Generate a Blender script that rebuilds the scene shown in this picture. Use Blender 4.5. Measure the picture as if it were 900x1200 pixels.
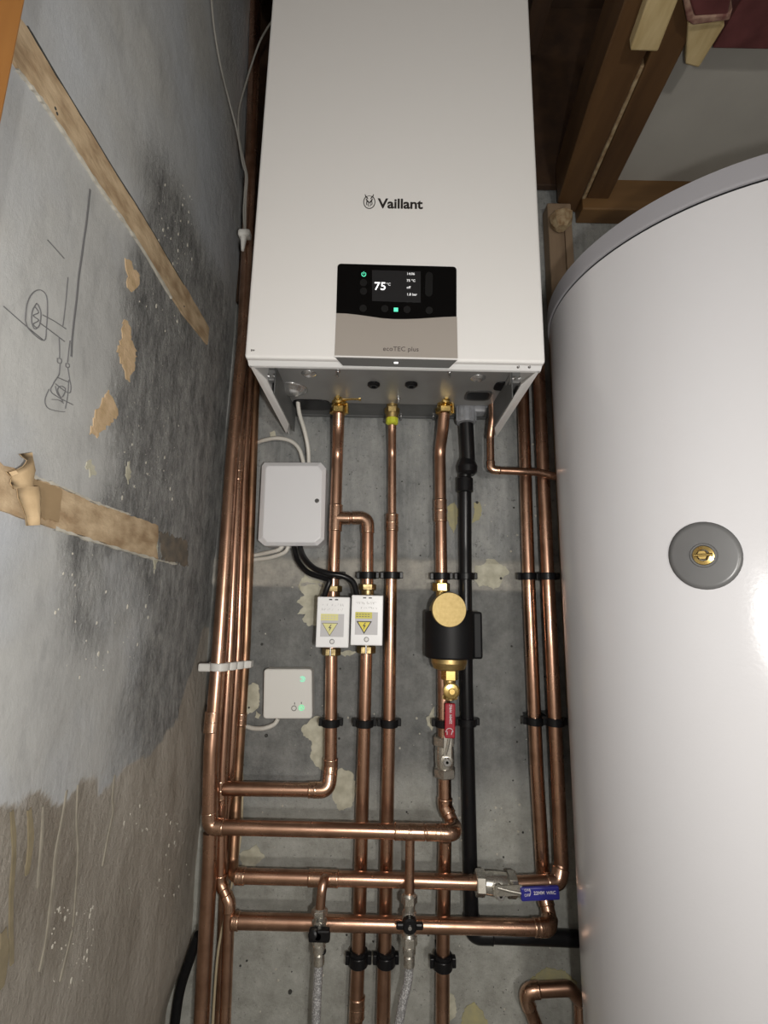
import bpy, bmesh, math, random
from mathutils import Vector, Matrix, noise
random.seed(7)
for o in list(bpy.data.objects): bpy.data.objects.remove(o)
SC = bpy.context.scene
COL = SC.collection
# ------------------------------------------------------------------ camera
D, EYE = 0.995, 1.10                 # camera to back wall, eye height
F, PITCH, ROLL = 560.0, math.radians(10.5), math.radians(1.07)
cam_d = bpy.data.cameras.new('camera'); cam = bpy.data.objects.new('camera', cam_d); COL.objects.link(cam)
cam_d.sensor_fit = 'HORIZONTAL'; cam_d.sensor_width = 36; cam_d.lens = 36*F/900; cam_d.clip_start = 0.01
cam.matrix_world = (Matrix.Translation((0, -D, EYE)) @ Matrix.Rotation(math.pi/2+PITCH, 4, 'X') @ Matrix.Rotation(ROLL, 4, 'Z'))
SC.camera = cam
# ------------------------------------------------------------------ world, lights, exposure
w = bpy.data.worlds.new('world'); SC.world = w; w.use_nodes = True
w.node_tree.nodes['Background'].inputs[0].default_value = (0.8, 0.85, 1, 1)
w.node_tree.nodes['Background'].inputs[1].default_value = 0.04
def light(name, loc, power, radius, col):
    l = bpy.data.lights.new(name, 'POINT'); l.energy = power; l.shadow_soft_size = radius; l.color = col
    o = bpy.data.objects.new(name, l); COL.objects.link(o); o.location = loc; return o
light('phone_torch', (0.065, -D-0.02, EYE-0.03), 10.5, 0.012, (1.0, 0.97, 0.93))
light('room_bulb', (0.34, -D-0.85, EYE-0.05), 19.0, 0.05, (1.0, 0.95, 0.88))
SC.view_settings.view_transform = 'Standard'; SC.view_settings.look = 'None'
SC.view_settings.exposure = 0.2; SC.view_settings.gamma = 1.0; SC.view_settings.use_curve_mapping = False

# ------------------------------------------------------------------ measuring helpers (photo pixel -> point on a real plane)
def ray(px, py):
    x, y = px-450, 600-py
    c, s = math.cos(ROLL), math.sin(ROLL)
    x, y = c*x-s*y, s*x+c*y
    return Vector((x, F*math.cos(PITCH)-y*math.sin(PITCH), y*math.cos(PITCH)+F*math.sin(PITCH)))
C0 = Vector((0, -D, EYE))
def at(px, py, off=0.0):             # on the plane `off` metres in front of the back wall
    r = ray(px, py); return C0 + r*((D-off)/r.y)
def onx(px, py, X):
    r = ray(px, py); return C0 + r*(X/r.x)
def onz(px, py, Z):
    r = ray(px, py); return C0 + r*((Z-EYE)/r.z)

# ------------------------------------------------------------------ object helpers
ORG = {}
def props(o, label=None, cat=None, group=None, kind=None):
    if label: o['label'] = label
    if cat: o['category'] = cat
    if group: o['group'] = group
    if kind: o['kind'] = kind
    return o
def thing(name, label, cat, loc, group=None):
    o = bpy.data.objects.new(name, None); o.empty_display_size = 0.02; COL.objects.link(o)
    o.location = loc; ORG[o.name] = Vector(loc)
    return props(o, label, cat, group)
def basis(ax):
    ax = Vector(ax).normalized()
    t = Vector((0, 0, 1)) if abs(ax.z) < 0.9 else Vector((0, 1, 0))
    u = ax.cross(t).normalized(); v = ax.cross(u).normalized()
    return ax, u, v
class MB:
    def __init__(s): s.v = []; s.f = []; s.sm = []
    def add(s, vs, fs, smooth=False):
        b = len(s.v); s.v += [Vector(p) for p in vs]
        for f in fs: s.f.append([i+b for i in f]); s.sm.append(smooth)
        return s
    def tube(s, path, r, n=16, caps=True):
        path = [Vector(p) for p in path]; m = len(path)
        rs = r if isinstance(r, (list, tuple)) else [r]*m
        tang = []
        for i in range(m):
            a = path[max(i-1, 0)]; b = path[min(i+1, m-1)]; tang.append((b-a).normalized())
        _, u, v = basis(tang[0]); vs = []
        for i in range(m):
            t = tang[i]; u = (u - t*u.dot(t)).normalized(); v = t.cross(u)
            for k in range(n):
                a = 2*math.pi*k/n; vs.append(path[i]+(u*math.cos(a)+v*math.sin(a))*rs[i])
        fs = []
        for i in range(m-1):
            for k in range(n):
                k2 = (k+1) % n; fs.append([i*n+k, i*n+k2, (i+1)*n+k2, (i+1)*n+k])
        s.add(vs, fs, True)
        if caps:
            s.add(vs[:n], [list(range(n))[::-1]]); s.add(vs[-n:], [list(range(n))])
        return s
    def lathe(s, prof, o, axis, n=24, smooth=True, phase=0.0):
        ax, u, v = basis(axis); o = Vector(o)
        prev = None
        rings = []
        for (r, h) in prof:
            rings.append([o+ax*h+(u*math.cos(phase+2*math.pi*k/n)+v*math.sin(phase+2*math.pi*k/n))*max(r, 1e-5) for k in range(n)])
        for a, b in zip(rings, rings[1:]):          # separate bands keep crisp profile corners
            vs = a+b; s.add(vs, [[k, (k+1) % n, n+(k+1) % n, n+k] for k in range(n)], smooth)
        s.add(rings[0], [list(range(n))[::-1]]); s.add(rings[-1], [list(range(n))])
        return s
    def hexnut(s, o, axis, r, h, phase=0.0):
        c = r*0.08
        return s.lathe([(r-c, -h/2), (r, -h/2+c), (r, h/2-c), (r-c, h/2)], o, axis, 6, False, phase)
    def box(s, c, size, rot=None, bev=0.0, seg=2):
        bm = bmesh.new(); bmesh.ops.create_cube(bm, size=1)
        for q in bm.verts: q.co = Vector((q.co.x*size[0], q.co.y*size[1], q.co.z*size[2]))
        if bev: bmesh.ops.bevel(bm, geom=bm.edges[:], offset=bev, segments=seg, profile=0.5, affect='EDGES')
        M = Matrix.Translation(Vector(c)) @ ((rot.to_4x4()) if rot else Matrix.Identity(4))
        bm.verts.index_update()
        s.add([M @ q.co for q in bm.verts], [[q.index for q in f.verts] for f in bm.faces], False)
        bm.free(); return s
    def prism(s, pts, d):                            # polygon (world points) extruded along vector d
        bm = bmesh.new(); n = len(pts); d = Vector(d)
        vs = [Vector(p) for p in pts]; w2 = [p+d for p in vs]
        nrm = Vector((0, 0, 0))
        for i in range(n):
            a, b = vs[i], vs[(i+1) % n]; nrm += a.cross(b)
        fl = nrm.dot(d) > 0
        a = list(range(n)); b = list(range(n, 2*n))
        fs = [a[::-1] if fl else a, b if fl else b[::-1]]
        for i in range(n):
            j = (i+1) % n; q = [i, j, n+j, n+i]; fs.append(q if fl else q[::-1])
        bm.free(); return s.add(vs+w2, fs)
    def build(s, name, mat, parent=None, label=None, cat=None, group=None, kind=None, bevel=0.0, weld=False):
        me = bpy.data.meshes.new(name)
        if parent: org = ORG[parent.name]
        else:
            n = len(s.v); xs = [p.x for p in s.v]; ys = [p.y for p in s.v]; zs = [p.z for p in s.v]
            org = Vector(((min(xs)+max(xs))/2, (min(ys)+max(ys))/2, min(zs)))
        me.from_pydata([tuple(p-org) for p in s.v], [], s.f); me.update()
        me.polygons.foreach_set('use_smooth', s.sm)
        if weld:
            bm = bmesh.new(); bm.from_mesh(me); bmesh.ops.remove_doubles(bm, verts=bm.verts, dist=1e-6); bm.to_mesh(me); bm.free()
        o = bpy.data.objects.new(name, me); COL.objects.link(o); o.data.materials.append(mat)
        if parent: o.parent = parent
        else: o.location = org
        ORG[o.name] = org
        if bevel:
            m = o.modifiers.new('bevel', 'BEVEL'); m.width = bevel; m.segments = 2; m.limit_method = 'ANGLE'
        return props(o, label, cat, group, kind)
def fillet(pts, rad, seg=8):
    pts = [Vector(p) for p in pts]; out = [pts[0]]; spans = []
    rads = rad if isinstance(rad, (list, tuple)) else [rad]*(len(pts)-2)
    for i in range(1, len(pts)-1):
        p, a, b = pts[i], (pts[i-1]-pts[i]), (pts[i+1]-pts[i])
        la, lb = a.length, b.length; a.normalize(); b.normalize()
        ang = a.angle(b, math.pi); t = min(rads[i-1]/max(math.tan(ang/2), 0.05), la*0.48, lb*0.48)
        p0, p1 = p+a*t, p+b*t; s0 = len(out)
        for k in range(seg+1):
            q = k/seg; out.append(p0*(1-q)**2+p*2*q*(1-q)+p1*q*q)
        spans.append((s0, len(out)-1))
    out.append(pts[-1]); return out, spans
def smooth_path(pts, sub=8):
    pts = [Vector(p) for p in pts]; out = []; n = len(pts)
    for i in range(n-1):
        p0 = pts[max(i-1, 0)]; p1 = pts[i]; p2 = pts[i+1]; p3 = pts[min(i+2, n-1)]
        for k in range(sub):
            t = k/sub
            out.append(0.5*((2*p1)+(p2-p0)*t+(2*p0-5*p1+4*p2-p3)*t*t+(3*p1-p0-3*p2+p3)*t**3))
    out.append(pts[-1]); return out

# ------------------------------------------------------------------ materials
def mat(name, col, rough=0.5, metal=0.0, spec=0.5, var=0.0, vscale=40, bump=0.0, bscale=200, col2=None, rough2=None, coat=0.0, emit=None, es=0.0, stretch=None):
    m = bpy.data.materials.new(name); m.use_nodes = True; nt = m.node_tree; p = nt.nodes['Principled BSDF']
    p.inputs['Base Color'].default_value = (*col, 1); p.inputs['Roughness'].default_value = rough
    p.inputs['Metallic'].default_value = metal; p.inputs['Specular IOR Level'].default_value = spec
    p.inputs['Coat Weight'].default_value = coat
    tc = nt.nodes.new('ShaderNodeTexCoord'); mp = nt.nodes.new('ShaderNodeMapping')
    if stretch: mp.inputs['Scale'].default_value = stretch
    nt.links.new(tc.outputs['Object'], mp.inputs[0])
    n1 = nt.nodes.new('ShaderNodeTexNoise'); n1.inputs['Scale'].default_value = vscale; n1.inputs['Detail'].default_value = 6
    nt.links.new(mp.outputs[0], n1.inputs['Vector'])
    if col2 or var:
        rp = nt.nodes.new('ShaderNodeValToRGB'); rp.color_ramp.elements[0].position = 0.35; rp.color_ramp.elements[1].position = 0.68
        c2 = col2 or tuple(c*(1-var) for c in col)
        rp.color_ramp.elements[0].color = (*col, 1); rp.color_ramp.elements[1].color = (*c2, 1)
        nt.links.new(n1.outputs['Fac'], rp.inputs[0]); nt.links.new(rp.outputs[0], p.inputs['Base Color'])
    if rough2 is not None:
        mr = nt.nodes.new('ShaderNodeMapRange'); mr.inputs[1].default_value = 0.3; mr.inputs[2].default_value = 0.7
        mr.inputs[3].default_value = rough; mr.inputs[4].default_value = rough2
        nt.links.new(n1.outputs['Fac'], mr.inputs[0]); nt.links.new(mr.outputs[0], p.inputs['Roughness'])
    if bump:
        n2 = nt.nodes.new('ShaderNodeTexNoise'); n2.inputs['Scale'].default_value = bscale; n2.inputs['Detail'].default_value = 4
        nt.links.new(mp.outputs[0], n2.inputs['Vector'])
        b = nt.nodes.new('ShaderNodeBump'); b.inputs['Strength'].default_value = bump; b.inputs['Distance'].default_value = 0.002
        nt.links.new(n2.outputs['Fac'], b.inputs['Height']); nt.links.new(b.outputs[0], p.inputs['Normal'])
    if emit:
        p.inputs['Emission Color'].default_value = (*emit, 1); p.inputs['Emission Strength'].default_value = es
    return m
M = {}
M['copper'] = mat('copper', (0.66, 0.405, 0.285), 0.22, 1.0, col2=(0.37, 0.215, 0.145), rough2=0.38, vscale=22, bump=0.02, bscale=120)
M['copper_dull'] = mat('copper_dull', (0.42, 0.24, 0.15), 0.36, 1.0, col2=(0.24, 0.15, 0.09), rough2=0.5, vscale=30, bump=0.03, bscale=150)
M['copper_fit'] = mat('copper_fitting', (0.70, 0.45, 0.32), 0.2, 1.0, col2=(0.42, 0.255, 0.17), rough2=0.34, vscale=60)
M['solder'] = mat('solder', (0.62, 0.58, 0.52), 0.3, 1.0, var=0.3)
M['brass'] = mat('brass', (0.80, 0.58, 0.22), 0.22, 1.0, col2=(0.55, 0.38, 0.13), rough2=0.35, vscale=70)
M['brass_dull'] = mat('brass_dull', (0.62, 0.46, 0.20), 0.42, 1.0, col2=(0.48, 0.35, 0.15), rough2=0.5, vscale=120, bump=0.06, bscale=500)
M['nickel'] = mat('nickel', (0.74, 0.71, 0.64), 0.2, 0.9, col2=(0.50, 0.48, 0.43), rough2=0.34, vscale=90)
M['steel'] = mat('steel', (0.7, 0.7, 0.7), 0.22, 1.0)
M['galv'] = mat('galvanised_plate', (0.33, 0.33, 0.325), 0.4, 0.35, var=0.12, vscale=20)
M['dark_plate'] = mat('dark_plate', (0.15, 0.155, 0.155), 0.5, 0.2, var=0.15)
M['dome'] = mat('pressed_steel', (0.70, 0.70, 0.69), 0.26, 0.85)
M['cap_brass'] = mat('cast_brass_cap', (0.40, 0.30, 0.13), 0.5, 0.75, col2=(0.33, 0.245, 0.10), vscale=160, bump=0.1, bscale=500)
M['enamel'] = mat('white_enamel', (0.80, 0.79, 0.775), 0.33, 0, 0.45, bump=0.008, bscale=600)
M['enamel_lip'] = mat('white_enamel_lip', (0.74, 0.74, 0.735), 0.35)
M['plastic_white'] = mat('white_plastic', (0.80, 0.80, 0.82), 0.38)
M['plastic_warm'] = mat('warm_white_plastic', (0.78, 0.77, 0.73), 0.4)
M['cable_white'] = mat('cable_white', (0.72, 0.70, 0.64), 0.45, var=0.1)
M['cable_grey'] = mat('cable_grey', (0.34, 0.33, 0.30), 0.5, var=0.1)
M['cable_cream'] = mat('cable_cream', (0.55, 0.46, 0.30), 0.5, var=0.1)
M['black'] = mat('black_plastic', (0.008, 0.008, 0.009), 0.3, 0, 0.3)
M['black_matt'] = mat('black_rubber', (0.008, 0.008, 0.009), 0.5, 0, 0.25, var=0.2)
M['black_glass'] = mat('black_glass', (0.004, 0.004, 0.004), 0.12, 0, 0.25)
M['screen'] = mat('screen', (0.022, 0.022, 0.023), 0.3, 0, 0.25)
M['button'] = mat('button', (0.012, 0.012, 0.012), 0.35, 0, 0.3)
M['silver'] = mat('silver_trim', (0.50, 0.455, 0.41), 0.36, 0.35, bump=0.03, bscale=900)
M['silver_dark'] = mat('silver_dark', (0.10, 0.098, 0.095), 0.4, 0.5)
M['ink'] = mat('ink', (0.02, 0.016, 0.015), 0.5)
M['ink_soft'] = mat('ink_soft', (0.10, 0.085, 0.08), 0.5)
M['glow_white'] = mat('glow_white', (0.9, 0.9, 0.9), 0.5, emit=(1, 1, 1), es=0.9)
M['glow_dim'] = mat('glow_dim', (0.5, 0.5, 0.5), 0.5, emit=(1, 1, 1), es=0.35)
M['glow_green'] = mat('glow_green', (0.1, 0.5, 0.35), 0.5, emit=(0.08, 0.75, 0.42), es=0.9)
M['glow_led'] = mat('glow_led', (0.2, 0.7, 0.4), 0.5, emit=(0.12, 0.9, 0.38), es=0.55)
M['cyl'] = mat('cylinder_white', (0.575, 0.57, 0.585), 0.2, 0, 0.4, bump=0.05, bscale=260)
M['cyl_cap'] = mat('cylinder_cap_grey', (0.30, 0.295, 0.315), 0.45)
M['cover_grey'] = mat('cover_grey', (0.13, 0.13, 0.13), 0.33, var=0.12, vscale=14)
M['red'] = mat('red_vinyl', (0.36, 0.012, 0.028), 0.35)
M['blue'] = mat('blue_vinyl', (0.03, 0.03, 0.26), 0.35)
M['pale_print'] = mat('pale_print', (0.75, 0.72, 0.75), 0.5)
M['yellow'] = mat('sticker_yellow', (0.80, 0.66, 0.03), 0.45)
M['yellow_pale'] = mat('sticker_yellow_faded', (0.76, 0.72, 0.30), 0.45)
M['yellow_mid'] = mat('sticker_yellow_strong', (0.62, 0.56, 0.06), 0.45)
M['sticker'] = mat('sticker_grey', (0.56, 0.55, 0.56), 0.45)
M['alu'] = mat('actuator_cover', (0.92, 0.92, 0.92), 0.35, 0.0, var=0.03)
M['yellow_cap'] = mat('yellow_cap', (0.62, 0.66, 0.05), 0.45)
M['clear_plastic'] = mat('translucent_grey_plastic', (0.30, 0.31, 0.33), 0.25, var=0.3, vscale=60)
M['oak'] = mat('raw_timber', (0.52, 0.41, 0.22), 0.7, col2=(0.40, 0.30, 0.14), vscale=60, stretch=(1, 0.2, 1), bump=0.2, bscale=150)
M['pine_dark'] = mat('stained_timber', (0.115, 0.058, 0.021), 0.55, col2=(0.06, 0.028, 0.01), vscale=22, stretch=(1, 0.15, 1), bump=0.15, bscale=60)
M['pine_dark_x'] = mat('stained_timber_across', (0.17, 0.09, 0.032), 0.55, col2=(0.10, 0.05, 0.017), vscale=22, stretch=(0.15, 1, 1), bump=0.15, bscale=60)
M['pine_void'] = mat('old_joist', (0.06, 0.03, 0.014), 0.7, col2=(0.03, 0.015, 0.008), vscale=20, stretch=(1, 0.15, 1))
M['pine_orange'] = mat('orange_timber', (0.46, 0.20, 0.045), 0.5, col2=(0.34, 0.13, 0.025), vscale=26, stretch=(1, 1, 0.15), bump=0.1, bscale=60)
M['post_wood'] = mat('post_timber', (0.30, 0.215, 0.14), 0.65, col2=(0.20, 0.14, 0.09), vscale=30, stretch=(1, 1, 0.15), bump=0.1)
M['putty'] = mat('gap_filler', (0.42, 0.33, 0.20), 0.8, col2=(0.22, 0.13, 0.06), vscale=80, bump=0.4, bscale=200)
M['red_paint'] = mat('dark_red_paint', (0.115, 0.035, 0.035), 0.5, col2=(0.07, 0.02, 0.02), vscale=26, bump=0.15, bscale=80)
M['red_edge'] = mat('worn_red_edge', (0.33, 0.22, 0.16), 0.6, col2=(0.12, 0.04, 0.035), vscale=70)
M['ceil_grey'] = mat('grey_board', (0.40, 0.385, 0.35), 0.75, var=0.12, vscale=6, bump=0.1, bscale=60)
M['tan'] = mat('bare_board_tan', (0.62, 0.475, 0.305), 0.85, col2=(0.36, 0.245, 0.14), vscale=48, stretch=(1, 0.6, 1.2), bump=0.6, bscale=160)
M['tan_light'] = mat('bare_plaster_tan', (0.68, 0.50, 0.31), 0.85, col2=(0.52, 0.37, 0.21), vscale=60, bump=0.4, bscale=200)
M['tan_smooth'] = mat('board_smooth_brown', (0.40, 0.28, 0.155), 0.75, var=0.2, vscale=14, stretch=(1, 0.5, 2))
M['paper'] = mat('torn_paper', (0.56, 0.41, 0.24), 0.8, col2=(0.44, 0.31, 0.17), vscale=40, bump=0.15)
M['limewash'] = mat('pale_scrape', (0.62, 0.59, 0.51), 0.8, var=0.2, vscale=80)
M['drip'] = mat('pale_drip', (0.36, 0.33, 0.27), 0.6, var=0.25, vscale=50)
M['drip_ochre'] = mat('ochre_drip', (0.28, 0.235, 0.15), 0.7, var=0.25, vscale=50)
M['flake'] = mat('cream_paint', (0.62, 0.60, 0.48), 0.7, col2=(0.44, 0.42, 0.32), vscale=60, bump=0.25, bscale=160)
M['flake_yellow'] = mat('yellowed_paint', (0.46, 0.42, 0.22), 0.7, col2=(0.36, 0.34, 0.22), vscale=60, bump=0.25, bscale=160)
M['dark_stain'] = mat('dark_speck', (0.05, 0.05, 0.045), 0.8)
M['pencil'] = mat('pencil', (0.17, 0.17, 0.175), 0.6)
M['tan_dull'] = mat('soiled_board', (0.20, 0.165, 0.125), 0.85, col2=(0.12, 0.11, 0.095), vscale=60, bump=0.4, bscale=150)
M['brass_old'] = mat('old_brass', (0.44, 0.34, 0.17), 0.36, 1.0, col2=(0.24, 0.18, 0.09), rough2=0.5, vscale=120)
M['room'] = mat('room_plaster', (0.45, 0.44, 0.42), 0.8, var=0.1, vscale=5)
M['floor'] = mat('concrete_floor', (0.25, 0.24, 0.22), 0.8, var=0.2, vscale=8)
def braid_mat():
    m = mat('steel_braid', (0.62, 0.62, 0.63), 0.3, 0.45); nt = m.node_tree; p = nt.nodes['Principled BSDF']
    tc = nt.nodes.new('ShaderNodeTexCoord'); vo = nt.nodes.new('ShaderNodeTexVoronoi'); vo.inputs['Scale'].default_value = 420
    rp = nt.nodes.new('ShaderNodeValToRGB'); rp.color_ramp.elements[0].position = 0.15; rp.color_ramp.elements[1].position = 0.6
    rp.color_ramp.elements[0].color = (0.92, 0.92, 0.93, 1); rp.color_ramp.elements[1].color = (0.38, 0.38, 0.39, 1)
    b = nt.nodes.new('ShaderNodeBump'); b.inputs['Strength'].default_value = 0.5; b.inputs['Distance'].default_value = 0.0008; b.invert = True
    nt.links.new(tc.outputs['Object'], vo.inputs['Vector']); nt.links.new(vo.outputs['Distance'], rp.inputs[0]); nt.links.new(rp.outputs[0], p.inputs['Base Color'])
    nt.links.new(vo.outputs['Distance'], b.inputs['Height']); nt.links.new(b.outputs[0], p.inputs['Normal'])
    return m
M['braid'] = braid_mat()

def node(nt, t, **kw):
    n = nt.nodes.new(t)
    for k, v in kw.items(): n.inputs[k].default_value = v
    return n
def noise_fac(nt, vec, scale, detail=5, rough=0.6, lo=0.4, hi=0.6, stretch=(1, 1, 1)):
    mp = nt.nodes.new('ShaderNodeMapping'); mp.inputs['Scale'].default_value = stretch; nt.links.new(vec, mp.inputs[0])
    n = node(nt, 'ShaderNodeTexNoise', Scale=scale, Detail=detail, Roughness=rough); nt.links.new(mp.outputs[0], n.inputs['Vector'])
    mr = nt.nodes.new('ShaderNodeMapRange'); mr.inputs[1].default_value = lo; mr.inputs[2].default_value = hi
    nt.links.new(n.outputs['Fac'], mr.inputs[0]); return mr.outputs[0]
def mixc(nt, fac, a, b):
    m = nt.nodes.new('ShaderNodeMix'); m.data_type = 'RGBA'
    if isinstance(fac, float): m.inputs[0].default_value = fac
    else: nt.links.new(fac, m.inputs[0])
    for i, c in ((6, a), (7, b)):
        if isinstance(c, tuple): m.inputs[i].default_value = (*c, 1)
        else: nt.links.new(c, m.inputs[i])
    return m.outputs[2]
def mul(nt, a, b):
    m = nt.nodes.new('ShaderNodeMath'); m.operation = 'MULTIPLY'
    for i, c in ((0, a), (1, b)):
        if isinstance(c, (int, float)): m.inputs[i].default_value = c
        else: nt.links.new(c, m.inputs[i])
    return m.outputs[0]
def attr(nt, name):
    a = nt.nodes.new('ShaderNodeAttribute'); a.attribute_name = name; return a.outputs['Fac']
def left_wall_mat():
    m = bpy.data.materials.new('painted_render'); m.use_nodes = True; nt = m.node_tree; p = nt.nodes['Principled BSDF']
    geo = nt.nodes.new('ShaderNodeNewGeometry'); vec = geo.outputs['Position']
    soft = noise_fac(nt, vec, 5, 5, 0.6, 0.35, 0.7)
    paint = mixc(nt, soft, (0.54, 0.545, 0.53), (0.40, 0.405, 0.40))
    paint = mixc(nt, mul(nt, noise_fac(nt, vec, 26, 7, 0.7, 0.52, 0.7, (1, 1.3, 0.5)), 0.45), paint, (0.29, 0.295, 0.295))
    blue = mixc(nt, noise_fac(nt, vec, 3.2, 3, 0.5, 0.45, 0.6), paint, (0.50, 0.525, 0.555))
    grain = noise_fac(nt, vec, 48, 9, 0.8, 0.36, 0.66, (1, 1.0, 0.42))
    dark = mixc(nt, grain, (0.135, 0.137, 0.135), (0.46, 0.46, 0.445))
    scr = noise_fac(nt, vec, 95, 7, 0.8, 0.58, 0.66, (1, 1.2, 0.32))
    dark2 = mixc(nt, mul(nt, scr, noise_fac(nt, vec, 9, 3, 0.5, 0.42, 0.62)), dark, (0.62, 0.61, 0.58))
    barec = mixc(nt, noise_fac(nt, vec, 12, 7, 0.7, 0.3, 0.72, (1, 1, 0.35)), (0.30, 0.26, 0.21), (0.60, 0.555, 0.485))
    barec = mixc(nt, mul(nt, noise_fac(nt, vec, 70, 6, 0.7, 0.60, 0.72, (1, 1.4, 0.35)), 0.6), barec, (0.50, 0.47, 0.41))
    c = mixc(nt, attr(nt, 'rough'), blue, dark2)
    c = mixc(nt, attr(nt, 'bare'), c, barec)
    nt.links.new(c, p.inputs['Base Color'])
    ro = nt.nodes.new('ShaderNodeMapRange'); ro.inputs[3].default_value = 0.5; ro.inputs[4].default_value = 0.62
    nt.links.new(attr(nt, 'rough'), ro.inputs[0]); nt.links.new(ro.outputs[0], p.inputs['Roughness'])
    h = noise_fac(nt, vec, 75, 10, 0.72, 0.25, 0.75, (1, 1, 0.6))
    st = nt.nodes.new('ShaderNodeMath'); st.operation = 'MULTIPLY_ADD'; st.inputs[1].default_value = 0.75; st.inputs[2].default_value = 0.18
    mx = nt.nodes.new('ShaderNodeMath'); mx.operation = 'MAXIMUM'
    nt.links.new(attr(nt, 'rough'), mx.inputs[0]); nt.links.new(attr(nt, 'bare'), mx.inputs[1]); nt.links.new(mx.outputs[0], st.inputs[0])
    b = nt.nodes.new('ShaderNodeBump'); b.inputs['Distance'].default_value = 0.007; nt.links.new(st.outputs[0], b.inputs['Strength'])
    nt.links.new(h, b.inputs['Height']); nt.links.new(b.outputs[0], p.inputs['Normal'])
    return m
def back_wall_mat():
    m = bpy.data.materials.new('grey_concrete'); m.use_nodes = True; nt = m.node_tree; p = nt.nodes['Principled BSDF']
    vec = nt.nodes.new('ShaderNodeNewGeometry').outputs['Position']
    base = mixc(nt, noise_fac(nt, vec, 11, 9, 0.75, 0.36, 0.66, (1, 1, 0.5)), (0.17, 0.18, 0.18), (0.40, 0.405, 0.39))
    streak = mixc(nt, mul(nt, noise_fac(nt, vec, 60, 5, 0.6, 0.45, 0.75, (1.6, 1, 0.12)), 0.45), base, (0.40, 0.41, 0.41))
    sp = mixc(nt, mul(nt, noise_fac(nt, vec, 90, 7, 0.75, 0.57, 0.68), 0.8), streak, (0.07, 0.072, 0.07))
    wh = mixc(nt, mul(nt, noise_fac(nt, vec, 75, 7, 0.8, 0.64, 0.72), 0.7), sp, (0.55, 0.55, 0.52))
    band = mixc(nt, noise_fac(nt, vec, 40, 6, 0.7, 0.35, 0.7), (0.46, 0.44, 0.39), (0.26, 0.255, 0.235))
    c = mixc(nt, attr(nt, 'band'), wh, band)
    low = mixc(nt, noise_fac(nt, vec, 18, 8, 0.75, 0.35, 0.66), (0.46, 0.465, 0.43), (0.27, 0.27, 0.24))
    low = mixc(nt, mul(nt, noise_fac(nt, vec, 150, 5, 0.7, 0.60, 0.68), 0.7), low, (0.09, 0.09, 0.085))
    mid = mixc(nt, noise_fac(nt, vec, 24, 8, 0.75, 0.36, 0.66), (0.085, 0.088, 0.085), (0.24, 0.243, 0.232))
    c = mixc(nt, attr(nt, 'mid'), c, mid)
    c = mixc(nt, attr(nt, 'low'), c, low)
    nt.links.new(c, p.inputs['Base Color']); p.inputs['Roughness'].default_value = 0.62
    b = nt.nodes.new('ShaderNodeBump'); b.inputs['Distance'].default_value = 0.004; b.inputs['Strength'].default_value = 0.45
    nt.links.new(noise_fac(nt, vec, 90, 8, 0.7, 0.2, 0.8), b.inputs['Height']); nt.links.new(b.outputs[0], p.inputs['Normal'])
    return m

# ------------------------------------------------------------------ the room shell
XL = -0.349
CEIL = 2.62
def ss(a, b, x):
    t = min(max((x-a)/(b-a), 0), 1); return t*t*(3-2*t)
def nz(y, z, s, seed=0.0): return noise.noise(Vector((y*s+seed, z*s, seed*1.7)))
def left_dx(y, z):
    d = 0.0012*nz(y, z, 9, 3.1)+0.0006*nz(y, z, 30, 5.5)
    d += 0.013*ss(1.0, 0.78, z)*ss(-0.32, -0.08, y)  # render swells towards the foot
    d -= 0.034*ss(0.50, 0.37, z)*ss(-0.14, -0.02, y) # crumbled foot of the corner
    d += 0.004*ss(0.95, 0.6, z)*nz(y, z, 5, 9.0)*ss(-0.5, -0.2, y)
    return d
bound = []                                           # lower edge of the grey paint, in wall coordinates
for q in [(-60, 955), (0, 948), (40, 938), (75, 946), (110, 925), (150, 904), (185, 868), (205, 830), (226, 782), (240, 740)]:
    p = onx(q[0], q[1], XL); bound.append((p.y, p.z))
def zbound(y):
    if y <= bound[0][0]: return bound[0][1]
    for (a, za), (b, zb) in zip(bound, bound[1:]):
        if y <= b: return za+(zb-za)*(y-a)/(b-a)
    return bound[-1][1]
def grid_wall(name, mat_, us, vs, fn, attrs):
    me = bpy.data.meshes.new(name); nv = len(vs); verts = []; A = {k: [] for k in attrs}
    for u in us:
        for v in vs:
            verts.append(fn(u, v))
            for k, g in attrs.items(): A[k].append(g(u, v))
    faces = [[i*nv+j, (i+1)*nv+j, (i+1)*nv+j+1, i*nv+j+1] for i in range(len(us)-1) for j in range(nv-1)]
    me.from_pydata(verts, [], faces); me.polygons.foreach_set('use_smooth', [True]*len(faces))
    for k in attrs:
        a = me.attributes.new(k, 'FLOAT', 'POINT'); a.data.foreach_set('value', A[k])
    o = bpy.data.objects.new(name, me); COL.objects.link(o); me.materials.append(mat_); ORG[o.name] = Vector((0, 0, 0))
    return props(o, kind='structure')
def lin(a, b, n): return [a+(b-a)*i/n for i in range(n+1)]
strip_lo = onx(100, 600, XL).z
edge_rough = [onx(150, 400, XL).y, onx(185, 120, XL).y]
def f_rough_shade(y, z):
    n1 = nz(y, z, 7, 1.0)*0.05+nz(y, z, 30, 2.0)*0.012+nz(y, z, 90, 6.0)*0.006
    if z > strip_lo:
        top = ss(1.80, 1.70, z+n1)                    # smooth paint above, rough below
        a = ss(-0.44, -0.375, y+n1)
        return a*max(top, 0.35*ss(-0.24, -0.10, y+n1))  # second term paints shade into the smooth paint towards the corner
    a = ss(-0.50, -0.44, y+n1)
    fade = 1-0.85*ss(0.05, 0.15, (strip_lo-z)+n1*2.0)*ss(-0.22, -0.34, y+n1)
    return a*fade
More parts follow.
